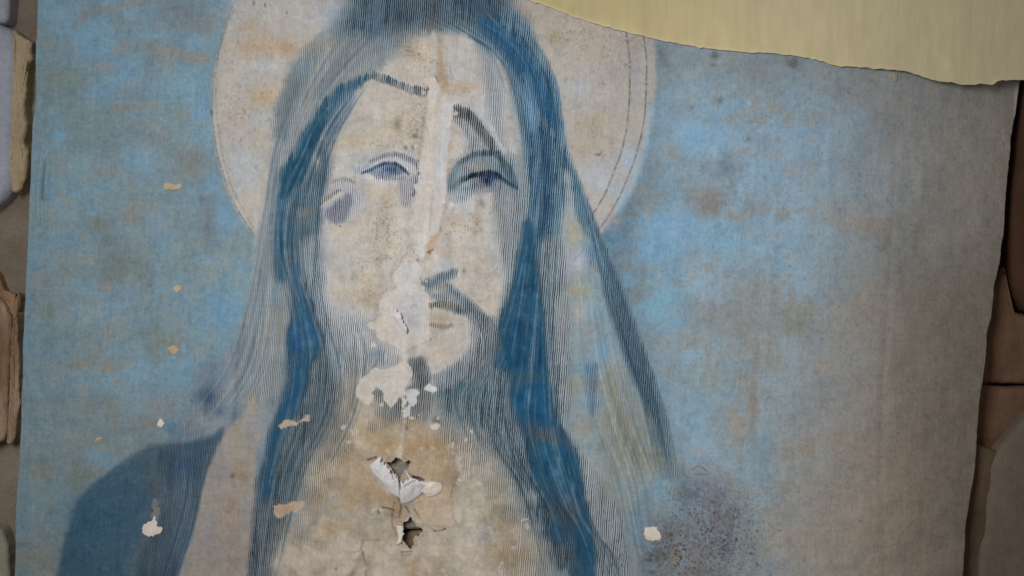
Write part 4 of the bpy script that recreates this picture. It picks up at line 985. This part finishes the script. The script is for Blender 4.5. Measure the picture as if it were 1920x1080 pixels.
peel([(752, 492), (762, 478), (778, 486), (787, 500), (787, 522), (792, 538), (802, 552), (804, 575), (802, 600), (800, 625), (802, 636), (786, 642), (770, 652), (752, 658), (738, 648), (722, 642), (708, 634), (704, 618), (692, 616), (690, 606), (704, 596), (709, 580), (712, 560), (722, 546), (742, 540), (736, 528), (730, 518), (740, 506)],
     (206, 197, 186), 1.8)
P(poly([(742, 500), (780, 490), (788, 530), (800, 556), (800, 620), (770, 630), (742, 600), (748, 560)], 6, 3), (200, 198, 196), .75)
P(blob(770, 590, 22, 24), (186, 184, 188), .7); P(blob(778, 572, 6, 5), (176, 172, 180), .5)
P(stroke([(803, 560, 1), (804, 600, 1), (801, 628, 1)], 1.2), (226, 206, 190), .7)
peel([(666, 735), (676, 712), (690, 698), (704, 692), (722, 690), (740, 688), (752, 680), (754, 664), (762, 664), (764, 680), (772, 692), (773, 702), (762, 716), (758, 735), (760, 752), (756, 770), (752, 778), (752, 750), (746, 748), (738, 762), (726, 762), (720, 748), (716, 736), (706, 724), (700, 734), (698, 748), (690, 758), (676, 752)],
     (206, 197, 187), 1.4)
peel([(758, 738), (768, 728), (782, 730), (790, 738), (780, 744), (782, 756), (772, 764), (768, 776), (758, 782), (755, 768), (764, 756)], (208, 208, 206), .8)
peel([(797, 724), (806, 720), (818, 728), (816, 734), (802, 735), (796, 732)], (218, 214, 208), .6)
peel([(808, 798), (820, 793), (824, 798), (818, 806), (810, 804)], (214, 206, 198), .6, rough=1)
peel([(521, 798), (530, 790), (545, 787), (556, 793), (566, 786), (574, 777), (582, 778), (578, 788), (566, 791), (552, 797), (536, 802), (528, 804)], (190, 172, 152), .9, rough=1.2)
peel([(514, 955), (520, 944), (534, 943), (552, 940), (568, 941), (572, 950), (560, 955), (546, 959), (534, 968), (518, 967)], (192, 170, 146), .9, rough=2.2)
peel([(288, 935), (296, 945), (300, 962), (296, 975), (286, 975), (284, 958)], (148, 144, 134), .5, .6)
peel([(696, 262), (704, 262), (706, 268), (700, 272)], (150, 140, 130), .2, .0)
for pts in ([(757, 650, 4), (758, 700, 5), (757, 790, 4)], [(760, 790, 3), (752, 830, 4), (748, 860, 3)], [(812, 60, 2), (816, 110, 3), (812, 150, 4)]):
    P(stroke(pts, 3, 3, N_tear), (206, 200, 194), .6)
    wipe(stroke(pts, 3, 3, N_tear), .7)
P(stroke([(824, 70, 3), (826, 120, 5), (832, 160, 6)], 7, 5), (176, 146, 118), .55)
P(stroke([(800, 190, 2), (790, 260, 2), (782, 330, 2)], 3, 4, N_tear), (168, 142, 122), .5)
P(stroke([(850, 215, 2), (842, 300, 2), (836, 380, 2), (822, 440, 2)], 3, 4, N_tear), (172, 148, 128), .4)
Hh(stroke([(820, 60, 5), (812, 250, 6), (800, 450, 5), (770, 560, 6), (757, 760, 5), (752, 860, 4)], 12), 2.2)
rp = np.random.default_rng(91)
for (x0, y0, x1, y1, n, c) in [(690, 470, 830, 800, 34, (208, 200, 190)), (640, 800, 900, 1080, 44, (206, 194, 178)), (770, 150, 860, 460, 26, (210, 202, 194)), (860, 900, 990, 1080, 14, (196, 190, 182))]:
    for _ in range(n):
        x, y, rr_ = rp.uniform(x0, x1), rp.uniform(y0, y1), rp.uniform(1.5, 5.5)
        an = np.sort(rp.uniform(0, 2 * math.pi, 6))
        peel([(x + rr_ * rp.uniform(.6, 1.5) * math.cos(a), y + rr_ * rp.uniform(.6, 1.7) * math.sin(a)) for a in an], c, .6, rp.uniform(.4, .9), 1.0, 1.0)
# shallow creases near the lower tear: a raised pinched tab
Hh(poly([(780, 935), (850, 930), (868, 960), (862, 985), (800, 985), (782, 965)], 6), 3.0)
P(poly([(782, 936), (845, 932), (852, 958), (846, 982), (800, 982), (784, 962)], 4, 2), (204, 182, 160), .6)
Hh(stroke([(700, 880, 10), (750, 930, 12), (800, 910, 10), (840, 930, 6)], 14), 5.0)
Hh(stroke([(655, 1075, 6), (668, 1050, 6), (675, 1030, 5)], 6), 3.5)
P(blob(690, 1060, 5, 24), (152, 132, 112), .4)
P(blob(745, 1072, 8, 8), (206, 196, 190), .8)
# vertical folds at the left margin, with lit edges and dark groove painted in
Hh(stroke([(78, 280, 3), (72, 340, 4), (70, 420, 3)], 5), 5.0)
Hh(stroke([(90, 290, 3), (87, 350, 4), (84, 425, 3)], 5), 5.0)
Hh(stroke([(62, 200, 2), (70, 215, 2), (84, 235, 2), (88, 260, 1)], 3), 2.5)
Hh(stroke([(50, 700, 3), (62, 760, 4), (72, 800, 3)], 7), 4.0)
Hh(stroke([(66, 700, 3), (80, 740, 3), (96, 800, 3)], 8), -3.0)
P(stroke([(86, 270, 2), (84, 300, 10), (80, 350, 13), (74, 420, 8), (70, 460, 2)], 10, 6), (132, 162, 172), .55)
P(stroke([(83, 298, 1), (80, 335, 2), (78, 375, 1.5)], 2.5, 1), (74, 96, 106), .8)
P(stroke([(74, 330, 3), (71, 380, 4), (69, 430, 3)], 4, 2), (140, 174, 182), .35)
P(stroke([(90, 290, 3), (87, 350, 4), (84, 425, 3)], 5, 2), (134, 162, 168), .5)
P(stroke([(62, 460, 6), (52, 560, 5), (46, 700, 5)], 7, 3), (116, 150, 172), .4)

# faint vertical creases in the right half
for pts, hgt_ in [([(1456, 330, 2), (1450, 470, 2), (1438, 640, 2), (1434, 760, 1)], 3.0), ([(1414, 700, 2), (1420, 820, 2), (1412, 960, 2)], -2.5), ([(1264, 640, 2), (1275, 760, 2), (1268, 830, 1)], 2.5), ([(1560, 160, 2), (1552, 330, 2), (1566, 520, 1)], 2.0),
                  ([(1690, 260, 2), (1676, 520, 2), (1660, 800, 2), (1668, 1090, 2)], -3.0), ([(120, 560, 2), (132, 700, 2), (126, 900, 2)], 2.5), ([(250, 600, 1), (238, 720, 2), (206, 800, 1)], 2.0)]:
    Hh(stroke(pts, 14), hgt_ * .5)

# ---- fine tooth of the paper
PAP += (N_grain * 4.0 + N_fine * 5.0 + N_vert * 3.0 + N_hor * 1.4 + N_tear * 3.6)[..., None]
fib = ss(.55, .95, shear(vnoise(2.4, 9, 51, 1)))
PAP -= (fib * 6)[..., None] * np.array((1.0, .9, .8), np.float32)
fib = ss(.6, .95, vnoise(8, 2.4, 52, 1))
PAP -= (fib * 3)[..., None]
PAP += (N_blot * 4.0)[..., None] * np.array((1.1, 0.9, 0.5), np.float32)
fig = np.clip(DEN * 4, 0, 1)
PAP += (fig * (N_vert * 13 + N_line2 * 18))[..., None]
INK *= (1 - 0.22 * (1 - ss(.6, .84, DEN)))[..., None]
solid = ss(.9, 1.0, DEN)
INK += (solid * (N_vert * 7 + N_line2 * 10 + N_fine * 4 + N_blot * 6))[..., None]
DEN -= solid * .45 * ss(.35, .8, N_vert * .6 + N_line2 * .8)
DEN *= np.clip(1.0 + 0.50 * N_vert + 0.55 * N_line2 + 0.15 * N_fine + 0.34 * N_blot, 0.1, 1.7) ** np.where(DEN > .95, 0.22, 1.0)
INK += (N_blot * 7 + N_line2 * 5)[..., None] * np.array((1.2, .9, .6), np.float32)
figm = ss(500, 620, XX) * (1 - ss(940, 1060, XX))
PAP += (figm * (N_blot * 5 + N_edge * 4))[..., None] * np.array((1, 1.05, 1.2), np.float32)
np.clip(PAP, 8, 245, out=PAP)
np.clip(INK, 8, 245, out=INK)

# ------------------------------------------------------------------ sheet mesh
NXV, NYV = 1060, 760
y_lo, y_hi = -120.0, 1205.0
LE = np.array([(70, -130), (68, 0), (66, 80), (64, 180), (57, 232), (55, 330), (50, 420), (46, 500), (44, 560), (40, 640), (37, 720), (35, 800), (32, 860), (27, 920), (24, 980), (22, 1080), (20, 1210)], float)
RE = np.array([(1936, -130), (1926, 80), (1918, 150), (1914, 200), (1906, 240), (1901, 300), (1893, 370), (1889, 430), (1881, 490), (1871, 540), (1866, 598), (1857, 628), (1853, 680), (1847, 725), (1842, 765), (1838, 820), (1835, 872), (1832, 900), (1824, 945), (1815, 1000), (1810, 1080), (1800, 1210)], float)
ys = np.linspace(y_lo, y_hi, NYV)
def jag(seed, amp):
    rr = np.random.default_rng(seed)
    a = np.interp(ys, np.arange(-140, 1240, 9), rr.normal(0, 1, 154)[:len(np.arange(-140, 1240, 9))])
    b_ = np.interp(ys, np.arange(-140, 1240, 40), rr.normal(0, 1, 40)[:len(np.arange(-140, 1240, 40))])
    return amp * (0.6 * a + 0.8 * b_)
le = np.interp(ys, LE[:, 1], LE[:, 0]) + jag(1, .25)
re_ = np.interp(ys, RE[:, 1], RE[:, 0]) + jag(2, .6)
re_ = 960 + (re_ - 960) * (1 + 92.0 * np.clip((re_ - 1480) / 400.0, 0, 1.2) ** 2 / 2133.0)
u = np.linspace(0, 1, NXV)
GX = le[:, None] + (re_ - le)[:, None] * u[None, :]
GY = np.repeat(ys[:, None], NXV, 1)

def sample(A):
    fx = np.clip(GX - CX0, 0, CW - 1.01); fy = np.clip(GY - CY0, 0, CH - 1.01)
    ix, iy = fx.astype(int), fy.astype(int)
    tx, ty = (fx - ix).astype(np.float32), (fy - iy).astype(np.float32)
    if A.ndim == 3: tx, ty = tx[..., None], ty[..., None]
    return (A[iy, ix] * (1 - tx) + A[iy, ix + 1] * tx) * (1 - ty) + (A[iy + 1, ix] * (1 - tx) + A[iy + 1, ix + 1] * tx) * ty

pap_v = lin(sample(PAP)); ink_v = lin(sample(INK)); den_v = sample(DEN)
# line number of the line screen: the pitch is finer towards the left
xs = np.arange(-60, 2000, 2.0)
pitch = np.interp(xs, [-60, 200, 340, 600, 860, 2000], [2.6, 2.6, 2.8, 3.6, 4.05, 4.05])
lines = np.concatenate([[0], np.cumsum(2.0 / pitch[:-1])])
scr_v = np.interp(GX + 0.075 * (GY - 540), xs, lines) + 0.22 * sample(N_edge) + 0.10 * sample(N_vert)

# depth: broad waves, the right edge leans back from the light, left margin curls
dep = -sample(HGT)
dep += 5.0 * sample(N_big) + 2.2 * np.sin(GX / 90.0 + GY / 400.0) * ss(1150, 1400, GX)
dep += 92.0 * np.clip((GX - 1480) / 400.0, 0, 1.2) ** 2
dep += 10.0 * np.clip((230 - GX) / 190.0, 0, 1) ** 2
dep -= 0.12 * sample(N_tear)

hole1 = poly([(722, 864), (733, 867), (742, 858), (752, 861), (758, 869), (768, 862), (769, 868), (764, 880), (757, 884), (752, 892), (748, 897), (740, 888), (732, 876)], 0.8, 1.0, N_tear, curve=False)
hole2 = poly([(756, 980), (766, 976), (769, 968), (776, 978), (784, 988), (792, 991), (794, 996), (787, 998), (786, 1006), (778, 1003), (774, 1012), (776, 1020), (770, 1029), (760, 1020), (754, 1012), (757, 998)], 0.8, 1.0, N_tear, curve=False)
hole3 = poly([(771, 890), (784, 893), (798, 898), (794, 902), (782, 900), (776, 896)], 0.8, .5, N_tear, curve=False)
hole4 = poly([(786, 921), (800, 919), (812, 913), (817, 920), (811, 924), (795, 925)], 0.8, .5, N_tear, curve=False)
HOLE = np.zeros((CH, CW), np.float32)
for m in (hole1, hole2, hole3, hole4):
    HOLE[m[0]] = np.maximum(HOLE[m[0]], m[1])
hole_v = sample(HOLE)

co = np.stack([(GX - 960) * S, dep * S, (540 - GY) * S], -1)
# a rim one paper thickness deep closes the left and right margins
def rim(a, side):
    e = a[:, [0 if side < 0 else -1]].copy()
    return e
co_l = rim(co, -1); co_l[..., 1] += 2.5 * S
co_r = rim(co, 1); co_r[..., 1] += 2.5 * S
co = np.concatenate([co_l, co, co_r], 1)
ext = lambda a: np.concatenate([a[:, :1], a, a[:, -1:]], 1)
pap_v, ink_v, den_v, scr_v, hole_v = map(ext, (pap_v, ink_v, den_v, scr_v, hole_v))
for k, a in ((0, 1), (-1, 0)):
    pap_v[:, k] = lin((168, 150, 126)); den_v[:, k] = 0
NX2 = NXV + 2
idx = np.arange(NYV * NX2).reshape(NYV, NX2)
quads = np.stack([idx[:-1, :-1], idx[1:, :-1], idx[1:, 1:], idx[:-1, 1:]], -1).reshape(-1, 4)
hv = hole_v.reshape(-1)
quads = quads[hv[quads].mean(1) < 0.5]

poster = thing("torn_print", "large torn blue print of a haloed, veiled figure with holes at the chest", "print", 940, 1200, 0)
me = bpy.data.meshes.new("printed_sheet")
nv = NYV * NX2
me.vertices.add(nv)
me.vertices.foreach_set("co", co.reshape(-1).astype(np.float32))
me.loops.add(len(quads) * 4)
me.loops.foreach_set("vertex_index", quads.reshape(-1).astype(np.int32))
me.polygons.add(len(quads))
me.polygons.foreach_set("loop_start", (np.arange(len(quads)) * 4).astype(np.int32))
me.polygons.foreach_set("use_smooth", np.ones(len(quads), bool))
me.update(calc_edges=True)
def cattr(name, a, alpha):
    at = me.attributes.new(name, 'FLOAT_COLOR', 'POINT')
    d = np.concatenate([a.reshape(-1, 3), alpha.reshape(-1, 1)], 1).astype(np.float32)
    at.data.foreach_set("color", d.reshape(-1))
def fattr(name, a):
    at = me.attributes.new(name, 'FLOAT', 'POINT')
    at.data.foreach_set("value", a.reshape(-1).astype(np.float32))
cattr("paper", pap_v, np.ones_like(den_v))
cattr("ink", ink_v, np.ones_like(den_v))
fattr("line_width", den_v)
fattr("line_number", scr_v)
me.validate()

t = NT("printed_paper")
def attr(name):
    n = t.n("ShaderNodeAttribute")
    n.attribute_name = name
    return n
aP, aI, aD, aS = attr("paper"), attr("ink"), attr("line_width"), attr("line_number")
tri = t.math('MULTIPLY', t.math('ABSOLUTE', t.math('SUBTRACT', t.math('FRACT', aS.outputs["Fac"]), 0.5)), 2.0)
ink = t.math('ADD', t.math('MULTIPLY', t.math('SUBTRACT', aD.outputs["Fac"], tri), 3.3), 0.5, clamp=True)
on = t.math('MULTIPLY', aD.outputs["Fac"], 6.0, clamp=True)
ink = t.math('MULTIPLY', ink, on)
obj = t.scaled(1, 1, 1)
dust = t.noise(obj, 900, 3, 0.7)
base = t.mix(t.math('MULTIPLY', t.ramp(dust, 0.45, 0.8), 0.12), aP.outputs["Color"], (0.30, 0.24, 0.18, 1))
ink = t.math('MULTIPLY', ink, t.math('ADD', t.math('MULTIPLY', t.noise(obj, 420, 3), 0.5), 0.72), clamp=True)
col = t.mix(ink, base, aI.outputs["Color"])
# the paper itself is ribbed along the lines of the screen
rib = t.math('MULTIPLY', t.math('MULTIPLY', tri, t.ramp(t.noise(t.scaled(1, 1, .3), 60, 3), .3, .7)), 0.20)
col = t.mix(rib, col, (0.02, 0.02, 0.02, 1))
t.l(col, t.b.inputs["Base Color"])
t.b.inputs["Roughness"].default_value = 0.9
hgt = t.math('ADD', t.math('MULTIPLY', tri, 0.5), t.math('ADD', t.noise(t.scaled(1, 1, .22), 800, 4, 0.7), t.noise(t.scaled(.22, 1, 1), 700, 3, 0.7)))
t.bump(hgt, 0.10, 0.0004)
M_print = t.m
me.materials.append(M_print)
sheet = bpy.data.objects.new("printed_sheet", me)
scene.collection.objects.link(sheet)
adopt(sheet, poster)

# ------------------------------------------------------------------ torn flaps and flakes on the print
def paper_mat(name, c, var=10):
    t = NT(name)
    v = t.scaled(1, 1, 1)
    col = t.mix(t.ramp(t.noise(v, 120, 4), .35, .7), rgb(*c), rgb(c[0] - var, c[1] - var * 1.3, c[2] - var * 1.8))
    t.l(col, t.b.inputs["Base Color"])
    t.bump(t.noise(v, 500, 4, .7), .3, .0005)
    return t.m
M_white = paper_mat("torn_white_paper", (216, 214, 216), 16)
M_flake = paper_mat("tan_paper_flake", (190, 172, 146), 14)
M_flakew = paper_mat("white_paper_flake", (226, 216, 204), 12)

def depth_at(px, py):
    i = int(np.clip((py - y_lo) / (y_hi - y_lo) * (NYV - 1), 0, NYV - 1))
    j = int(np.clip((px - le[i]) / (re_[i] - le[i]) * (NXV - 1), 0, NXV - 1))
    return float(dep[i, j])

def flap(hinge, tip, lift, curl=0.0, n=14, m=12, mat=None, seed=0):
    """curled sheet from its hinge line to its free, ragged edge; lift in design units towards the viewer"""
    A = catmull(hinge, 10, closed=False); B = catmull(tip, 10, closed=False)
    def rs(P_, k):
        s = np.concatenate([[0], np.cumsum(np.hypot(*np.diff(P_, axis=0).T))])
        q = np.linspace(0, s[-1], k)
        return np.stack([np.interp(q, s, P_[:, 0]), np.interp(q, s, P_[:, 1])], 1)
    A, B = rs(A, n), rs(B, n)
    rr = np.random.default_rng(seed)
    rag = rr.normal(0, .16, n)
    V = []
    for back in (0, 1):
        for j in range(m):
            tt = j / (m - 1)
            for i in range(n):
                q = A[i] + (B[i] - A[i]) * (tt * (1 + rag[i] * tt))
                w = mnoise.noise(Vector((q[0] * .12, q[1] * .12, seed)))
                d = depth_at(*A[i]) - 0.4 - lift * (math.sin(tt * math.pi / 2 * (1 + curl)) if curl else tt) - 3.2 * w * min(1, tt * 2) - 1.5 * mnoise.noise(Vector((q[0] * .4, q[1] * .4, seed + 5))) * tt + back * 0.45
                V.append(wpos(q[0], q[1], d))
    F = []
    K = n * m
    for j in range(m - 1):
        for i in range(n - 1):
            a = j * n + i
            F.append((a, a + 1, a + n + 1, a + n))
            F.append((K + a, K + a + n, K + a + n + 1, K + a + 1))
    ring = [i for i in range(n)] + [j * n + n - 1 for j in range(1, m)] + [(m - 1) * n + i for i in range(n - 2, -1, -1)] + [j * n for j in range(m - 2, 0, -1)]
    for a, c in zip(ring, ring[1:] + ring[:1]):
        F.append((a, a + K, c + K, c))
    o = build_mesh("paper_flap", V, F, mat or M_white)
    return adopt(o, poster)

flap([(694, 872), (700, 886), (712, 898), (724, 906)], [(712, 856), (716, 862), (724, 872), (733, 884)], 6, .5, seed=1)
flap([(716, 902), (726, 916), (738, 926), (752, 934)], [(727, 880), (733, 884), (740, 890), (748, 900)], 9, .4, seed=11)
flap([(724, 898), (732, 908), (742, 914), (752, 918)], [(734, 884), (740, 888), (745, 893), (749, 899)], 12, .2, n=10, m=8, seed=2)
flap([(752, 944), (766, 942), (786, 930), (802, 912)], [(747, 900), (757, 901), (768, 894), (781, 895)], 9, .4, seed=3)
flap([(758, 916), (764, 914), (774, 908), (782, 904)], [(758, 902), (765, 899), (772, 894), (779, 896)], 13, .2, n=10, m=8, seed=4)
flap([(800, 932), (818, 928), (830, 916), (826, 904)], [(784, 908), (793, 905), (800, 903), (806, 900)], 5, .4, mat=M_flakew, seed=6)
flap([(742, 1022), (747, 1010), (746, 1000), (744, 985)], [(752, 1018), (756, 1006), (757, 994), (755, 984)], 4, .3, mat=M_flakew, seed=7)
flap([(764, 628), (753, 619), (744, 606), (736, 594)], [(764, 611), (757, 600), (750, 590), (741, 581)], 8, .25, seed=8)

def flake(pts, mat, th=1.6, name="paper_flake"):
    p = np.array(pts, float)
    rr = np.random.default_rng(int(p[0, 0]))
    p = catmull(p, 4) + rr.normal(0, .9, (len(p) * 4, 2))
    c = p.mean(0)
    V = []; n = len(p)
    for (k, d) in ((1.0, -0.5), (1.0, .6), (.86, 1.0), (.45, 1.15)):
        for q in p:
            w = c + (q - c) * k
            V.append(wpos(w[0], w[1], depth_at(*w) - th * d + rr.normal(0, .08)))
    V.append(wpos(c[0], c[1], depth_at(*c) - th * 1.2))
    F = [(k * n + i, k * n + (i + 1) % n, (k + 1) * n + (i + 1) % n, (k + 1) * n + i) for k in range(3) for i in range(n)]
    F += [(3 * n + i, 3 * n + (i + 1) % n, 4 * n) for i in range(n)]
    o = build_mesh(name, V, F, mat, smooth=False)
    return adopt(o, poster)
flake([(308, 344), (318, 343), (330, 346), (341, 346), (338, 355), (322, 356), (309, 356)], M_flake)
flake([(325, 541), (331, 536), (340, 538), (338, 545), (330, 547)], M_flake, 1.2)
flake([(316, 653), (324, 648), (337, 654), (330, 663), (320, 662)], M_flake)
flake([(294, 797), (301, 785), (307, 792), (306, 799), (298, 800)], M_flakew, 1.2)
flake([(176, 825), (186, 821), (191, 820), (188, 827), (178, 828)], M_flake, 1)
flake([(266, 995), (272, 982), (284, 976), (290, 968), (294, 985), (304, 990), (298, 1001), (284, 1006), (272, 1003)], M_flakew, 2.2)
flake([(1209, 990), (1218, 989), (1228, 987), (1234, 994), (1240, 1003), (1236, 1011), (1224, 1013), (1211, 1009)], M_flakew, 1.8)
flake([(1684, 132), (1693, 131), (1691, 148), (1682, 148)], M_flake, 1.2)

# ------------------------------------------------------------------ the yellowed sheet that overlaps the print at the top right
YE = np.array([(880, -60), (940, -18), (985, 0), (1040, 19), (1100, 40), (1170, 61), (1210, 70), (1270, 82), (1340, 93), (1400, 100), (1440, 101), (1500, 108), (1540, 116), (1565, 123), (1620, 127), (1700, 129), (1735, 137), (1762, 145), (1800, 147), (1830, 150),
               (1870, 146), (1890, 147), (1902, 139), (1925, 136), (1990, 130), (2060, 126)], float)
NXY, NYY = 420, 46
xs_y = np.linspace(880, 2060, NXY)
rr = np.random.default_rng(77)
edge = np.interp(xs_y, catmull(YE, 6, closed=False)[:, 0], catmull(YE, 6, closed=False)[:, 1]) + np.interp(xs_y, np.arange(870, 2080, 7), rr.normal(0, .7, len(np.arange(870, 2080, 7))))
V = []; F = []
def ydep(x, y):
    j = min(max(x, 60), 1900)
    return depth_at(j, max(y, -110))
for back in (0, 1):
    for j in range(NYY):
        t_ = (j / (NYY - 1)) ** 1.6
        for i in range(NXY):
            y = edge[i] + (-330 - edge[i]) * t_
            y = min(y, edge[i] - 0.01 * j)
            px = xs_y[i]
            lipd = -9.0 * math.exp(-max(edge[i] - y, 0) / 5.0)
            d = 5.0 * mnoise.noise(Vector((px * .006, y * .006, 3.3))) + 2.0 * math.sin(px / 37.0 + y * .01)
            base_d = depth_at(min(max(px, 70), 1800), max(y, -110)) + 0.30 * max(px - 1800, 0) - 14.0 * min(max((px - 1500) / 300.0, 0), 1) ** 2
            dd = base_d - 3.4 - 0.12 * d + lipd * 0.28 - 10 * t_
            V.append(wpos(px, y, dd + back * 0.9))
K = NXY * NYY
for j in range(NYY - 1):
    for i in range(NXY - 1):
        a = j * NXY + i
        F.append((a, a + 1, a + NXY + 1, a + NXY))
        F.append((K + a, K + a + NXY, K + a + NXY + 1, K + a + 1))
ring = list(range(NXY)) + [j * NXY + NXY - 1 for j in range(1, NYY)] + [(NYY - 1) * NXY + i for i in range(NXY - 2, -1, -1)] + [j * NXY for j in range(NYY - 2, 0, -1)]
for a, c in zip(ring, ring[1:] + ring[:1]):
    F.append((a, a + K, c + K, c))
t = NT("yellowed_ribbed_paper")
tc = t.n("ShaderNodeTexCoord")
sep = t.n("ShaderNodeSeparateXYZ"); t.l(tc.outputs["Object"], sep.inputs[0])
vs = t.scaled(1, 1, 0.16)
streak = t.noise(vs, 130, 4, .6)
blot = t.noise(t.scaled(1, 1, 1), 9, 4, .55)
blot2 = t.noise(t.scaled(1, 1, .6), 22, 4, .6)
col = t.mix(t.ramp(blot, .35, .68), rgb(206, 186, 130), rgb(190, 176, 134))
col = t.mix(t.math('MULTIPLY', t.ramp(blot2, .5, .75), .5), col, rgb(188, 178, 150))
rx = t.n("ShaderNodeMapRange"); rx.inputs[1].default_value = 0.05; rx.inputs[2].default_value = 0.42
t.l(sep.outputs[0], rx.inputs[0])
col = t.mix(rx.outputs[0], col, rgb(226, 214, 176))  # paler to the right: the light that part catches, put into its colour
col = t.mix(t.math('MULTIPLY', t.ramp(streak, .4, .7), .13), col, rgb(120, 104, 66))
ph = t.math('FRACT', t.math('DIVIDE', t.math('ADD', sep.outputs[0], t.math('MULTIPLY', t.noise(t.scaled(1, 1, 1), 14, 2), 0.004)), 0.0026))
tri = t.math('MULTIPLY', t.math('ABSOLUTE', t.math('SUBTRACT', ph, .5)), 2)
col = t.mix(t.math('MULTIPLY', tri, .05), col, rgb(110, 96, 62))
te = t.n("ShaderNodeAttribute"); te.attribute_name = "torn_edge"
col = t.mix(t.math('MULTIPLY', te.outputs["Fac"], .8), col, rgb(232, 214, 170))
t.l(col, t.b.inputs["Base Color"])
t.bump(t.math('ADD', t.math('MULTIPLY', tri, .5), t.noise(vs, 260, 4, .6)), .14, .0006)
ysheet = build_mesh("yellowed_sheet", V, F, t.m)
at = ysheet.data.attributes.new("torn_edge", 'FLOAT', 'POINT')
at.data.foreach_set("value", np.array(([math.exp(-((j / (NYY - 1)) ** 1.6) * 400 / 3.0) for j in range(NYY) for _ in range(NXY)]) * 2, np.float32))
tag(ysheet, "yellowed ribbed paper sheet overlapping the top right of the blue print", "paper sheet")
